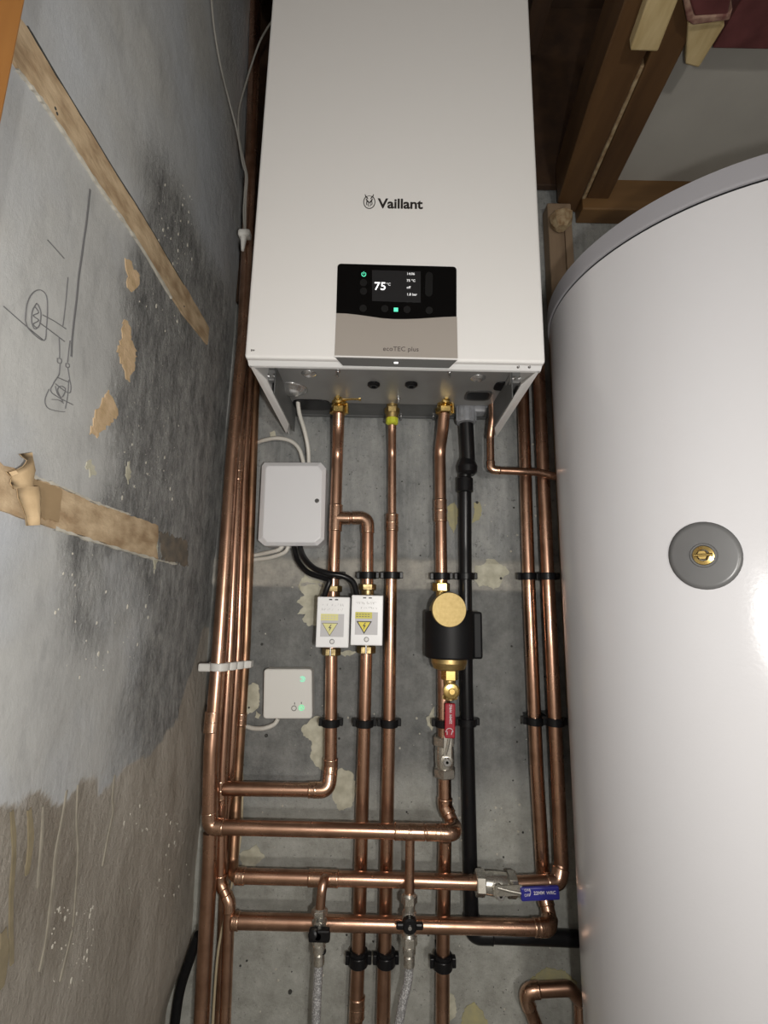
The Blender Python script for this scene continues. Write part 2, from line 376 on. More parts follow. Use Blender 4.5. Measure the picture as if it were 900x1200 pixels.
def f_bare(y, z):
    n1 = nz(y, z, 14, 4.0)*0.026+nz(y, z, 45, 8.0)*0.012+nz(y, z, 120, 2.0)*0.006
    return ss(0.003, -0.003, z-zbound(y)+n1)
lw = grid_wall('wall_left', left_wall_mat(), lin(-2.6, -0.72, 20)+lin(-0.71, 0.0, 200), lin(0, 0.28, 8)+lin(0.285, 2.0, 360)+lin(2.02, CEIL, 12),
               lambda y, z: (XL+left_dx(y, z), y, z), {'rough': f_rough_shade, 'bare': f_bare})
zb0, zb1 = at(450, 690).z, at(450, 656).z            # pale cement band across the back wall
def f_band(x, z):
    n1 = nz(x, z, 20, 3.0)*0.004
    return ss(zb0-0.004, zb0+0.004, z+n1)*ss(zb1+0.006, zb1-0.006, z+n1)
zlow = at(450, 930).z
bw = grid_wall('wall_back', back_wall_mat(), lin(-0.42, 0.42, 170)+lin(0.45, 1.35, 20), lin(0, 0.3, 8)+lin(0.305, 1.5, 240)+lin(1.55, CEIL, 12),
               lambda x, z: (x, 0.0008*nz(x, z, 12, 2.0)-0.006*f_band(x, z)+0.004*ss(zb1+0.004, zb1+0.02, z)*ss(zb1+0.07, zb1+0.03, z), z),
               {'band': f_band, 'mid': lambda x, z: 0.75*ss(zb0+0.004, zb0-0.006, z)*ss(zlow-0.02, zlow+0.07, z+0.06*nz(x, z, 8, 7.0)), 'low': lambda x, z: ss(zlow+0.05, zlow-0.05, z+0.05*nz(x, z, 9, 1.0))})
def slab(name, c, s, m): return MB().box(c, s).build(name, m, kind='structure')
slab('floor', (0.45, -1.3, -0.03), (1.9, 2.7, 0.06), M['floor'])
slab('wall_right', (1.38, -1.3, CEIL/2), (0.06, 2.7, CEIL), M['room'])
slab('wall_front', (0.45, -2.65, CEIL/2), (1.9, 0.06, CEIL), M['room'])
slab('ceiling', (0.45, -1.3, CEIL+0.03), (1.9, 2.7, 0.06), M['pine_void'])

# ---- worn patches, marks and battens on the left wall
def ragged(poly, step, jit, seed):
    rnd = random.Random(seed); out = []
    n = len(poly)
    for i in range(n):
        a, b = poly[i], poly[(i+1) % n]; L = math.hypot(b[0]-a[0], b[1]-a[1]); k = max(1, int(L/step))
        for j in range(k):
            t = j/k; out.append((a[0]+(b[0]-a[0])*t+rnd.uniform(-jit, jit), a[1]+(b[1]-a[1])*t+rnd.uniform(-jit, jit)))
    return out
def patch(name, mat_, parent, pts2, place, thick, label=None):
    """thin raised piece: ragged outline pts2 in wall coordinates, place(u,v,h) -> world"""
    bm = bmesh.new(); top = [bm.verts.new(place(u, v, thick)) for u, v in pts2]
    es = [bm.edges.new((top[i], top[(i+1) % len(top)])) for i in range(len(top))]
    bmesh.ops.triangle_fill(bm, edges=es, use_beauty=True, use_dissolve=False)
    low = [bm.verts.new(place(u, v, -0.002)) for u, v in pts2]
    for i in range(len(top)):
        j = (i+1) % len(top)
        try: bm.faces.new((top[i], top[j], low[j], low[i]))
        except ValueError: pass
    bmesh.ops.recalc_face_normals(bm, faces=bm.faces)
    bm.verts.index_update()
    mb = MB().add([v.co.copy() for v in bm.verts], [[v.index for v in f.verts] for f in bm.faces]); bm.free()
    return mb.build(name, mat_, parent, label=label)
def lplace(y, z, h): return Vector((XL+left_dx(y, z)+h, y, z))
def bplace(x, z, h): return Vector((x, -0.0005-0.006*f_band(x, z)-h, z))
def lpx(pts): return [(lambda p: (p.y, p.z))(onx(a, b, XL)) for a, b in pts]
def bpx(pts): return [(lambda p: (p.x, p.z))(at(a, b)) for a, b in pts]
def lpatch(name, m, pts, seed, step=0.0035, jit=0.0022, thick=0.0012): return patch(name, M[m], lw, ragged(lpx(pts), step, jit, seed), lplace, thick)
def bpatch(name, m, pts, seed, step=0.0032, jit=0.0016, thick=0.0012): return patch(name, M[m], bw, ragged(bpx(pts), step, jit, seed), bplace, thick)
# two timber grounds set flush in the render, running back to the corner
t1 = patch('trim_1', M['tan'], None, ragged(lpx([(-8, 10), (4, -2), (28, 32), (100, 149), (170, 262), (215, 335), (243, 384), (241, 404), (213, 368), (160, 283), (117, 220), (60, 135), (17, 80), (-6, 42)]), 0.012, 0.0008, 1), lplace, 0.003)
props(t1, 'bare brown timber strip set in the left wall, upper one', 'timber strip', kind='structure')
t2 = patch('trim_2', M['tan'], None, ragged(lpx([(-8, 540), (30, 557), (70, 572), (110, 590), (150, 604), (183, 616), (184, 630), (181, 640), (183, 655), (120, 637), (62, 618), (0, 600), (-8, 597)]), 0.010, 0.0016, 2), lplace, 0.003)
props(t2, 'bare tan timber strip set in the left wall, lower one', 'timber strip', kind='structure')
lpatch('bare_patch', 'tan_smooth', [(32, 560), (68, 573), (64, 612), (36, 606)], 3, jit=0.001, thick=0.0045).parent = lw
lpatch('bare_patch', 'tan_light', [(146, 302), (152, 306), (156, 316), (162, 322), (161, 334), (153, 342), (148, 335), (149, 322), (146, 312)], 4, jit=0.002)
lpatch('bare_patch', 'tan_light', [(144, 375), (150, 380), (154, 402), (159, 410), (156, 430), (150, 447), (145, 440), (143, 428), (136, 412), (142, 398)], 5, jit=0.003)
lpatch('bare_patch', 'tan_light', [(125, 458), (132, 470), (138, 483), (133, 492), (125, 500), (113, 511), (105, 508), (108, 495), (115, 475)], 6, jit=0.003)
lpatch('bare_patch', 'tan_dull', [(186, 622), (218, 634), (221, 664), (190, 655)], 7, jit=0.004, thick=0.0008)
for i, pts in enumerate([[(98, 547), (104, 538), (109, 546), (112, 556), (106, 558), (104, 550)], [(148, 548), (151, 540), (153, 552), (150, 566), (147, 558)],
                         [(181, 640), (183, 620), (185, 650), (181, 672), (180, 660)]]):
    lpatch('scrape', 'flake', pts, 20+i, step=0.003, jit=0.0025, thick=0.001)
def flecks(name, m, parent, n, region, rmin, rmax, place, seed, tall=1.0):
    rnd = random.Random(seed); mb = MB()
    for _ in range(n):
        u, v = region(rnd); r = rmin+(rmax-rmin)*rnd.random()**3; k = 6
        top = [place(u+r*rnd.uniform(.5, 1)*math.cos(2*math.pi*a/k), v+tall*r*rnd.uniform(.5, 1)*math.sin(2*math.pi*a/k), 0.0008) for a in range(k)]
        low = [place(u+1.2*r*math.cos(2*math.pi*a/k), v+1.2*tall*r*math.sin(2*math.pi*a/k), -0.001) for a in range(k)]
        mb.add(top+low, [list(range(k))]+[[a, k+a, k+(a+1) % k, (a+1) % k] for a in range(k)])
    return mb.build(name, M[m], parent, kind='stuff')
def reg_l(boxes):
    def f(rnd):
        x0, y0, x1, y1 = rnd.choice(boxes); return lpx([(rnd.uniform(x0, x1), rnd.uniform(y0, y1))])[0]
    return f
flecks('paint_flecks', 'limewash', lw, 240, reg_l([(150, 300, 215, 620), (185, 215, 225, 320), (65, 645, 200, 800), (140, 460, 210, 600), (145, 930, 215, 1050), (60, 1060, 110, 1160)]), 0.0003, 0.0022, lplace, 5, 1.8)
flecks('paint_flecks', 'limewash', bw, 260, lambda rnd: bpx([(rnd.uniform(285, 670), rnd.uniform(500, 1190))])[0], 0.0003, 0.0026, bplace, 6)
flecks('dark_specks', 'dark_stain', bw, 260, lambda rnd: bpx([(rnd.uniform(280, 675), rnd.uniform(500, 1195))])[0], 0.0003, 0.0022, bplace, 8)
def ribbon(mb, pts, width, place, h=0.0012):
    pts = [Vector((p[0], p[1])) for p in pts]
    ws = width if isinstance(width, list) else [width]*len(pts)
    L, R = [], []
    for i, p in enumerate(pts):
        t = (pts[min(i+1, len(pts)-1)]-pts[max(i-1, 0)]).normalized(); n = Vector((-t.y, t.x))*ws[i]/2
        L.append(p+n); R.append(p-n)
    n = len(pts)
    vs = [place(q.x, q.y, h) for q in L]+[place(q.x, q.y, h) for q in R]+[place(q.x, q.y, -0.001) for q in L]+[place(q.x, q.y, -0.001) for q in R]
    fs = []
    for i in range(n-1):
        fs += [[i, i+1, n+i+1, n+i], [2*n+i, 2*n+i+1, i+1, i], [n+i, n+i+1, 3*n+i+1, 3*n+i]]
    mb.add(vs, fs)
def resample(pts, sub=6): return [(p.x, p.y) for p in smooth_path([Vector((a, b, 0)) for a, b in pts], sub)]
mb = MB(); rr_ = random.Random(3)
for pts in ([(17, 81), (60, 136), (117, 221), (160, 284), (200, 349)], [(62, 619), (120, 638), (183, 656), (205, 661)], [(30, 556), (70, 571), (110, 589), (150, 603)]):
    pp = resample(lpx(pts), 14); ribbon(mb, pp, [0.001+0.004*rr_.random()**2 for _ in pp], lplace, 0.0034)
mb.build('paint_edge', M['limewash'], lw, kind='stuff')
mb = MB(); pp = resample(lpx([(29, 31), (100, 148), (170, 261), (214, 334)]), 8); ribbon(mb, pp, 0.0018, lplace, 0.0032); mb.build('shrinkage_gap', M['dark_stain'], t1)
# cement drips down the bare render
for k, (pts, wd, mm) in enumerate([([(78, 926), (72, 960), (65, 1000), (60, 1050), (53, 1105), (46, 1138)], 0.0030, 'drip'), ([(91, 920), (89, 960), (91, 1000), (89, 1040), (85, 1085)], 0.0018, 'drip'),
                         ([(134, 908), (131, 935), (132, 950), (126, 985), (120, 1015)], 0.0022, 'drip'), ([(50, 945), (48, 985), (44, 1040)], 0.0025, 'drip'), ([(13, 950), (15, 1000), (12, 1060), (14, 1130)], 0.0045, 'drip_ochre'),
                         ([(33, 948), (35, 985), (31, 1025)], 0.0060, 'drip_ochre'), ([(85, 1090), (78, 1120), (70, 1150)], 0.004, 'drip'), ([(3, 1090), (4, 1130), (0, 1160)], 0.009, 'drip_ochre')]):
    pp = resample(lpx(pts)); mb = MB(); ribbon(mb, pp, [wd*(0.6+0.4*math.sin(3.14*i/len(pp))+0.3*random.random()) for i in range(len(pp))], lplace, 0.0014); mb.build('drip', M[mm], lw)
# pencil sketch and scored line
def pencil(name, strokes, wd):
    mb = MB()
    for s in strokes: ribbon(mb, resample(lpx(s), 4), wd, lplace, 0.0010)
    return mb.build(name, M['pencil'], lw)
def px7(pts): return [(a/5.4545, 280+b/5.4545) for a, b in pts]
pencil('pencil_line', [[(106, 222), (103, 245), (100, 268), (97, 292), (93, 320), (90, 345), (86, 375), (83, 400), (82, 418)]], 0.0024)
pencil('pencil_line', [px7([(300, 5), (360, 70), (410, 125)]), px7([(435, 245), (415, 400), (395, 555)]), px7([(20, 430), (140, 540), (275, 650)])], 0.0006)
pencil('pencil_sketch', [px7([(155, 520), (165, 420), (200, 350), (250, 325), (290, 360), (298, 440), (290, 560), (275, 650), (180, 580), (155, 520)]),
                         px7([(230, 410), (200, 460), (195, 530), (215, 575), (245, 550), (255, 470), (235, 415)]), px7([(215, 430), (240, 470), (205, 490), (240, 520), (205, 545), (230, 570)]),
                         px7([(245, 535), (320, 590), (405, 655)]), px7([(265, 485), (340, 525), (415, 575)]), px7([(370, 630), (372, 690), (372, 760)]), px7([(440, 650), (430, 720), (422, 790)]),
                         px7([(358, 762), (382, 768), (380, 795), (360, 788), (358, 762)]), px7([(412, 795), (432, 800), (430, 822), (412, 815), (412, 795)]),
                         px7([(375, 800), (370, 860), (358, 885), (330, 930), (325, 985), (460, 1060)]), px7([(424, 825), (435, 890), (445, 950), (430, 985), (345, 925)]),
                         px7([(360, 885), (430, 915)]), px7([(345, 940), (360, 990), (390, 1010), (410, 960), (380, 940), (360, 970), (395, 1040)]), px7([(430, 900), (425, 1000), (412, 1085)]),
                         px7([(320, 1025), (370, 1030), (400, 1050)]), px7([(305, 960), (280, 1030), (300, 1080), (360, 1100), (410, 1105)])], 0.0006)
# nail holes in the battens
for (a, b) in [(62, 127), (214, 359), (64, 133)]:
    q = onx(a, b, XL); MB().lathe([(0.0032, 0), (0.0015, 0.0036)], (XL+left_dx(q.y, q.z), q.y, q.z), (1, 0, 0), 10).build('nail_hole', M['dark_stain'], t1)
# curled torn paper hanging off the lower strip
def torn_flap():
    t = thing('torn_wallpaper', 'curled tan paper torn loose and hanging over the lower bare strip', 'torn paper', lplace(*lpx([(18, 612)])[0], 0.003))
    for nm, rows in (('upper_curl', [((3, 560), (28, 530)), ((0, 553), (14, 532)), ((3, 566), (30, 548)), ((6, 573), (29, 563)), ((8, 571), (31, 572))]),
                     ('lower_strip', [((9, 570), (34, 569)), ((12, 583), (36, 583)), ((17, 594), (35, 595)), ((22, 605), (36, 604)), ((24, 616), (34, 614))])):
        mb = MB(); vs = []; n = 7
        rows = sorted(rows, key=lambda r: r[0][1]+r[1][1])
        for i, (a, b) in enumerate(rows):
            for k in range(n):
                s = k/(n-1); q = onx(a[0]+(b[0]-a[0])*s, a[1]+(b[1]-a[1])*s, XL)
                lift = 0.006+0.012*math.sin(math.pi*s)*(1-0.12*i)+0.003*random.random()
                vs.append(Vector((XL+lift, q.y, q.z)))
        m = len(rows)
        back = [v-Vector((0.0012, 0, 0)) for v in vs]; N = len(vs)
        fs = [[i*n+k, i*n+k+1, (i+1)*n+k+1, (i+1)*n+k] for i in range(m-1) for k in range(n-1)]
        fs2 = [[N+x for x in f[::-1]] for f in fs]
        ring = [k for k in range(n)]+[i*n+n-1 for i in range(1, m)]+[(m-1)*n+k for k in range(n-2, -1, -1)]+[i*n for i in range(m-2, 0, -1)]
        rim = [[ring[i], ring[(i+1) % len(ring)], N+ring[(i+1) % len(ring)], N+ring[i]] for i in range(len(ring))]
        mb.add(vs+back, fs+fs2+rim, True).build(nm, M['paper'], t)
torn_flap()
# ---- paint left on the back wall
for i, (m, pts) in enumerate([
    ('flake', [(352, 682), (358, 674), (366, 680), (372, 680), (381, 684), (378, 694), (372, 704), (372, 733), (362, 733), (354, 727), (358, 720), (349, 719), (356, 711), (347, 705), (356, 698), (350, 688)]),
    ('flake', [(556, 664), (566, 662), (570, 655), (580, 656), (584, 662), (592, 664), (596, 672), (588, 677), (586, 686), (578, 691), (570, 686), (560, 688), (555, 678)]),
    ('flake_yellow', [(525, 592), (532, 588), (537, 596), (536, 612), (532, 625), (526, 616), (524, 605)]),
    ('flake_yellow', [(555, 590), (562, 588), (565, 598), (561, 610), (553, 612), (556, 602)]),
    ('flake', [(290, 804), (296, 800), (303, 803), (305, 818), (303, 830), (297, 834), (288, 838), (289, 820)]),
    ('flake', [(301, 834), (305, 838), (303, 843), (299, 840)]),
    ('flake', [(353, 852), (362, 846), (370, 838), (380, 842), (384, 858), (386, 880), (380, 905), (370, 897), (364, 888), (366, 868), (356, 862)]),
    ('flake', [(500, 842), (504, 834), (508, 828), (510, 845), (507, 856), (501, 850)]),
    ('flake', [(540, 828), (545, 826), (544, 838), (539, 838)]),
    ('flake', [(356, 0+668), (362, 664), (366, 669), (360, 672)]),
    ('flake', [(398, 765), (407, 762), (418, 764), (412, 768), (404, 769)]),
    ('flake', [(388, 905), (400, 900), (414, 906), (418, 925), (412, 945), (398, 950), (390, 935)]),
    ('flake_yellow', [(618, 1150), (640, 1133), (662, 1138), (676, 1150), (672, 1160), (646, 1152), (626, 1158)]),
    ('flake_yellow', [(540, 1198), (545, 1180), (556, 1174), (566, 1186), (574, 1204), (555, 1215)]),
    ('flake', [(520, 1180), (526, 1160), (532, 1165), (536, 1185), (528, 1196)]),
    ('flake', [(316, 507), (322, 505), (324, 514), (318, 516)]),
    ('flake', [(281, 1000), (300, 990), (310, 1004), (298, 1016), (284, 1014)])]):
    bpatch('paint_flake', m, pts, 50+i, jit=0.0016, thick=0.0012)
for i, (a, b, r) in enumerate([(559, 589, 2.4), (292, 829, 1.6), (586, 678, 2.2), (307, 755, 2.0), (312, 862, 2.4), (340, 1162, 2.6)]):
    q = at(a, b); MB().lathe([(r*0.0015, 0), (r*0.0012, 0.0035)], (q.x, -0.006*f_band(q.x, q.z)+0.001, q.z), (0, -1, 0), 10).build('drill_hole', M['dark_stain'], bw)

# ------------------------------------------------------------------ timber frame and ceiling, upper right
ZT = at(672, 226).z+0.001
ZB = at(690, 252).z                                   # underside of the beam
def beam_from(name, pxs, z, h, m, label, cat='beam', parent=None):
    pts = [onz(a, b, z) for a, b in pxs]
    for p in pts: p.y = min(p.y, -0.004)
    mb = MB().prism(pts, (0, 0, h)); return mb.build(name, M[m], parent, label=label, cat=None if parent else cat, bevel=0.003)
bm_ = thing('timber_beam', 'dark stained double timber beam running back above the cylinder', 'beam', onz(680, 245, ZB))
beam_from('plank', [(653, 238), (670, 258), (752, 75), (800, -40), (748, -45), (690, 120)], ZB, 0.10, 'pine_dark', None, parent=bm_)
beam_from('plank', [(677, 255), (712, 236), (800, 60), (842, -35), (806, -40), (757, 75)], ZB+0.004, 0.10, 'pine_dark', None, parent=bm_)
beam_from('gap_filler', [(671, 258), (676, 256), (756, 77), (751, 77)], ZB+0.002, 0.05, 'putty', None, parent=bm_)
# cross timber on the back wall, post under the joint
a = at(672, 226); b = at(672, 262)
MB().box(((a.x+1.35)/2, -0.022, (a.z+b.z)/2), (1.35-a.x, 0.044, a.z-b.z)).build('cross_timber', M['pine_dark_x'], label='brown stained horizontal timber on the back wall under the grey ceiling board', cat='timber', bevel=0.003)
a = at(641, 300, 0.02); b = at(669, 300, 0.02)
po = thing('timber_post', 'pale brown vertical timber post between boiler and cylinder', 'post', (a.x+0.02, -0.03, 0))
MB().box(((a.x+b.x)/2, -0.020, (ZB-0.004)/2+0.45), (b.x-a.x, 0.036, ZB-0.9-0.004)).build('upright', M['post_wood'], po, bevel=0.003)
MB().box((b.x-0.012, -0.041, (ZB-0.02)/2+0.45), (0.016, 0.006, ZB-0.94)).build('edge_strip', M['post_wood'], po, bevel=0.001)
MB().lathe([(0.012, 0), (0.024, 0.014), (0.027, 0.03)], at(658, 268, 0.055), (0, 0, 1), 8, False).build('end_block', M['putty'], po)
# grey ceiling board
zc = ZB+0.055
pa = [onz(712, 226, zc), onz(820, -45, zc)]
MB().prism([Vector((pa[0].x-0.03, -0.002, zc)), Vector((1.35, -0.002, zc)), Vector((1.35, -0.62, zc)), Vector((pa[0].x-0.03, -0.62, zc))], (0, 0, 0.018)).build('ceiling_board', M['ceil_grey'], label='dull grey painted ceiling board above the cylinder', cat='ceiling board', kind='structure')
# dark red board across and two raw blocks
zr = ZB+0.012
p0 = onz(842, 57, zr); p1 = onz(842, 22, zr)
MB().prism([Vector((p0.x-0.01, p0.y, zr)), Vector((1.3, p0.y, zr)), Vector((1.3, p0.y-0.16, zr)), Vector((p0.x-0.01, p0.y-0.16, zr))], (0, 0, 0.042)).build('red_board', M['red_paint'], label='dark red painted board crossing under the grey ceiling board', cat='board', bevel=0.002)
rb = thing('red_capped_block', 'dark red painted offcut with worn edges nailed to the beam end', 'timber block', onz(832, 20, ZB-0.02))
beam_from('painted_face', [(806, -4), (814, 20), (853, 18), (858, -6), (840, -30), (806, -30)], ZB-0.014, 0.03, 'red_paint', None, parent=rb)
beam_from('worn_edge', [(799, -6), (805, 25), (812, 30), (855, 24), (859, 10), (853, 17), (814, 20), (806, -6)], ZB-0.016, 0.026, 'red_edge', None, parent=rb)
beam_from('timber_block', [(738, 60), (771, 61), (803, -20), (768, -26)], ZB-0.025, 0.024, 'oak', 'pale raw sawn timber offcut fixed under the dark beam', 'timber block')
beam_from('timber_block', [(803, 76), (819, 80), (850, 30), (846, 26), (806, 28)], ZB-0.004, 0.03, 'oak', 'pale raw timber offcut standing below the dark red capped block', 'timber block')
# old joists in the dark void above the boiler
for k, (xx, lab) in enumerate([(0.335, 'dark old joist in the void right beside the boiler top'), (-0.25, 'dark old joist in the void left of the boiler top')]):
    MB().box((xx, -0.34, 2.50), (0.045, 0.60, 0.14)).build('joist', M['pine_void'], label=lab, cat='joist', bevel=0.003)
MB().box((0.40, -0.012, (ZT+2.615)/2), (0.35, 0.016, 2.615-ZT)).build('shade_board', M['pine_void'], label='dark old board widened to darken the wall behind the boiler top right', cat='board', bevel=0.002)  # plank made wide so its dark colour supplies the darkness of the void
MB().box((-0.285, -0.010, 2.185), (0.12, 0.014, 0.85)).build('shade_board', M['pine_void'], label='dark sheet standing in for shade on the wall behind the boiler top left', cat='board', bevel=0.002)  # boiler's shade on the back wall, put in as a dark sheet
# orange timber post close to the camera at the left
q = onx(16, 62, -0.325); q2 = onx(29, 0, -0.325)
MB().box((-0.3385, q.y-0.03, 1.9), (0.03, 0.06, 1.42)).build('door_post', M['pine_orange'], label='orange varnished timber post at the top left edge', cat='post', bevel=0.002)

# ------------------------------------------------------------------ lettering helper
def text_mesh(body, size, origin, xdir, ydir, m, parent, name='lettering', bold=0.0, spacing=1.0, align='LEFT', depth=0.0002, shear=0.0):
    cu = bpy.data.curves.new('t', 'FONT'); cu.body = body; cu.size = size; cu.offset = bold; cu.extrude = depth; cu.space_character = spacing
    cu.align_x = align; cu.resolution_u = 3; cu.shear = shear
    to = bpy.data.objects.new('t', cu); COL.objects.link(to)
    dg = bpy.context.evaluated_depsgraph_get(); me = bpy.data.meshes.new_from_object(to.evaluated_get(dg))
    bpy.data.objects.remove(to)
    xd = Vector(xdir).normalized(); yd = (Vector(ydir)-xd*Vector(ydir).dot(xd)).normalized(); zd = xd.cross(yd)
    R = Matrix((xd, yd, zd)).transposed().to_4x4(); org = ORG[parent.name]
    me.transform(Matrix.Translation(Vector(origin)-org) @ R)
    o = bpy.data.objects.new(name, me); me.name = name; COL.objects.link(o); o.data.materials.clear(); o.data.materials.append(m); o.parent = parent; ORG[o.name] = org
    return o

# ------------------------------------------------------------------ boiler
OB = D-0.6473
pl, pr_ = at(286.5, 418, OB), at(639.5, 426, OB)
BX0, BX1 = pl.x, pr_.x
BZ = (pl.z+pr_.z)/2; BXC = (BX0+BX1)/2
BZT = BZ+0.725
boiler = thing('boiler', 'white wall hung gas boiler with black display panel above the copper pipes', 'boiler', (BXC, -0.02, BZ))
def bz(px, py, h=0.0): return at(px, py, OB+h)
LIPB, LIPZ = 0.016, 0.005; ZP0 = BZ+0.040
mb = MB().box((BXC, -(OB-0.011), (BZ+BZT)/2), (BX1-BX0, 0.022, BZT-BZ), bev=0.004, seg=3)
mb.build('front_cover', M['enamel'], boiler)
mb = MB()                                              # slanted lower lip of the front cover
y0, y1 = -OB+0.003, -OB+LIPB
sec = [(y0, BZ+0.004), (y1, BZ-LIPZ), (y1+0.006, BZ-LIPZ), (y1+0.006, BZ+0.004)]
mb.prism([Vector((BX0+0.002, a, b)) for a, b in sec], (BX1-BX0-0.004, 0, 0)).build('front_lip', M['enamel_lip'], boiler, bevel=0.0008)
for s, X in ((1, BX0), (-1, BX1)):
    x0 = X+s*0.004
    mb = MB().box((x0+s*0.001, -(OB-0.022)/2-0.02, (BZ-LIPZ+BZT)/2), (0.002, OB-0.05, BZT-BZ+LIPZ))
    sp_ = mb.build('side_panel', M['enamel'], boiler)
    yb = -0.055; yf = -OB+LIPB+0.004
    fl = [Vector((x0, yf, 0)), Vector((x0+s*0.004, yf, 0)), Vector((x0+s*0.014, yf+0.045, 0)), Vector((x0+s*0.015, yb-0.05, 0)), Vector((x0, yb, 0))]
    MB().prism([v+Vector((0, 0, BZ-LIPZ-(0.006 if i_ in (3, 4) else 0.0))) for i_, v in enumerate(fl)], (0, 0, 0.002)).build('flange', M['enamel'], sp_)
    MB().box((x0+s*0.0165, -0.15, (BZ-0.008+ZP0)/2), (0.002, 0.185, ZP0-BZ+0.008)).build('chassis_rail', M['dark_plate'], boiler)
MB().box((BXC, -OB/2, BZT-0.002), (BX1-BX0-0.01, OB-0.03, 0.003)).build('top_panel', M['enamel'], boiler)
ZP = BZ+0.040
MB().box((BXC, -(OB-0.03+0.095)/2-0.0, ZP+0.004), (BX1-BX0-0.014, OB-0.03-0.095, 0.008), bev=0.0015).build('base_plate', M['galv'], boiler)
MB().box((BXC, -0.055, ZP+0.010), (BX1-BX0-0.014, 0.085, 0.006)).build('rear_plate', M['dark_plate'], boiler)
MB().box((BXC, -0.012, ZP+0.020), (BX1-BX0-0.03, 0.008, 0.03)).build('hanging_bracket', M['dark_plate'], boiler)
# pressed domes, grommets, screws, slots under the base plate
for (a, b, r, d) in [(362, 438, 0.011, 0.006), (560, 443, 0.011, 0.006), (342, 456, 0.024, 0.010)]:
    q = onz(a, b, ZP); MB().lathe([(r*1.25, 0), (r*1.15, 0.001), (r, 0.002), (r*0.9, d*0.5), (r*0.62, d*0.85), (r*0.3, d), (0.0005, d*1.02)], q, (0, 0, -1), 24).build('pressed_dome', M['dome'], boiler, weld=True)
for (a, b) in [(438, 450), (482, 450)]:
    q = onz(a, b, ZP); MB().lathe([(0.0115, 0), (0.0115, 0.003), (0.008, 0.006), (0.0045, 0.006), (0.004, 0.002)], q, (0, 0, -1), 20).build('grommet', M['black'], boiler)
for (a, b) in [(396, 434), (527, 435), (467, 466), (470, 487), (508, 487)]:
    q = onz(a, b, ZP+(0.007 if b > 480 else 0)); mb = MB().lathe([(0.0042, 0), (0.0042, 0.003), (0.002, 0.003), (0.002, 0.011), (0.0008, 0.012)], q, (0, 0, -1), 12); mb.build('screw', M['steel'], boiler)
def zslot(name, c, w, l, h, m, parent, inner=None):
    q = onz(c[0], c[1], ZP); n = 20; pts = []
    for k in range(n):
        a = 2*math.pi*k/n; e = 4
        pts.append(Vector((q.x+w/2*math.copysign(abs(math.cos(a))**(2/e), math.cos(a)), q.y+l/2*math.copysign(abs(math.sin(a))**(2/e), math.sin(a)), ZP)))
    return MB().prism(pts, (0, 0, -h)).build(name, M[m], parent)
s1 = zslot('socket_rim', (560, 463), 0.050, 0.040, 0.003, 'silver_dark', boiler); zslot('socket', (560, 462.5), 0.042, 0.032, 0.0036, 'black', boiler)
zslot('cutout', (596, 452), 0.052, 0.034, 0.0025, 'black', boiler)
zslot('cable_plate', (366, 474), 0.075, 0.05, 0.002, 'black', boiler)
for (a, b, sgn) in [(316, 436, 1), (607, 439, -1)]:     # toggle latches at the front corners
    q = onz(a, b, ZP); lt = MB().box(q+Vector((0, -0.004, -0.010)), (0.032, 0.012, 0.020), bev=0.002); lt.box(q+Vector((sgn*0.010, 0.012, -0.006)), (0.012, 0.024, 0.008), bev=0.002)
    lo_ = lt.build('latch', M['galv'], boiler)
    mb = MB()
    for k in (-1, 0, 1): mb.lathe([(0.0035, 0), (0.0035, 0.003), (0.001, 0.004)], q+Vector((k*0.010, -0.010, -0.012)), (0, -1, -0.4), 10)
    mb.build('rivet', M['steel'], lo_)
for (a, b) in [(306, 423), (319, 423), (607, 430), (620, 430)]:
    q = at(a, b, OB-0.012); MB().lathe([(0.0028, 0), (0.0024, 0.0012), (0.0008, 0.0018)], q+Vector((0, -0.001, 0)), (0, -0.6, -0.8), 10).build('rivet', M['steel'], boiler)
# display module
def panel_pts(pxs, h): return [bz(a, b, h) for a, b in pxs]
arc = lambda cx, cy, r, a0, a1, n=4: [(cx+r*math.cos(math.radians(a0+(a1-a0)*k/n)), cy+r*math.sin(math.radians(a0+(a1-a0)*k/n))) for k in range(n+1)]
wave = [(535, 371), (520, 371.5), (505, 372.5), (490, 373.5), (475, 374), (462, 374), (448, 373), (434, 371), (420, 369), (406, 367.5), (394, 367)]
glass = arc(399.5, 313, 4, 180, 270)+arc(531, 316.5, 4, 270, 360)+wave
disp = thing('t', 'x', 'x', (0, 0, 0)); bpy.data.objects.remove(disp)
dg_ = MB().prism(panel_pts(glass, 0.0015), (0, 0.004, 0)).build('display_glass', M['black_glass'], boiler)
silver = wave[::-1]+[(535.5, 372), (536.5, 420.5), (535.5, 421.5), (392.5, 417.5), (392, 416.5)]
sp2 = MB().prism(panel_pts(silver, 0.0017), (0, 0.004, 0)).build('control_flap', M['silver'], boiler)
MB().prism([bz(391.5, 416.5, 0.0022), bz(536.5, 420, 0.0022), bz(536.5, 421.5, 0.0022), bz(391.5, 418, 0.0022)], (0, 0.003, 0)).build('bright_edge', M['enamel'], boiler)
ua, ub = bz(392, 418, 0.001), bz(536.5, 421.5, 0.001)
lipv = Vector((0, LIPB-0.003, -(LIPZ+0.004)))
la, lb = ua+Vector((0.012, 0, 0))+lipv*0.80+Vector((0, -0.0015, -0.002)), ub+Vector((-0.012, 0, 0))+lipv*0.80+Vector((0, -0.0015, -0.002))
strip = MB().prism([ua, ub, lb, la], (0, 0.002, 0.004)).build('lower_trim', M['silver_dark'], boiler)
q = (ua+ub+la+lb)/4+Vector((0.0, -0.0008, -0.0008)); MB().box(q, (0.006, 0.0012, 0.0022)).build('status_mark', M['glow_white'], strip)
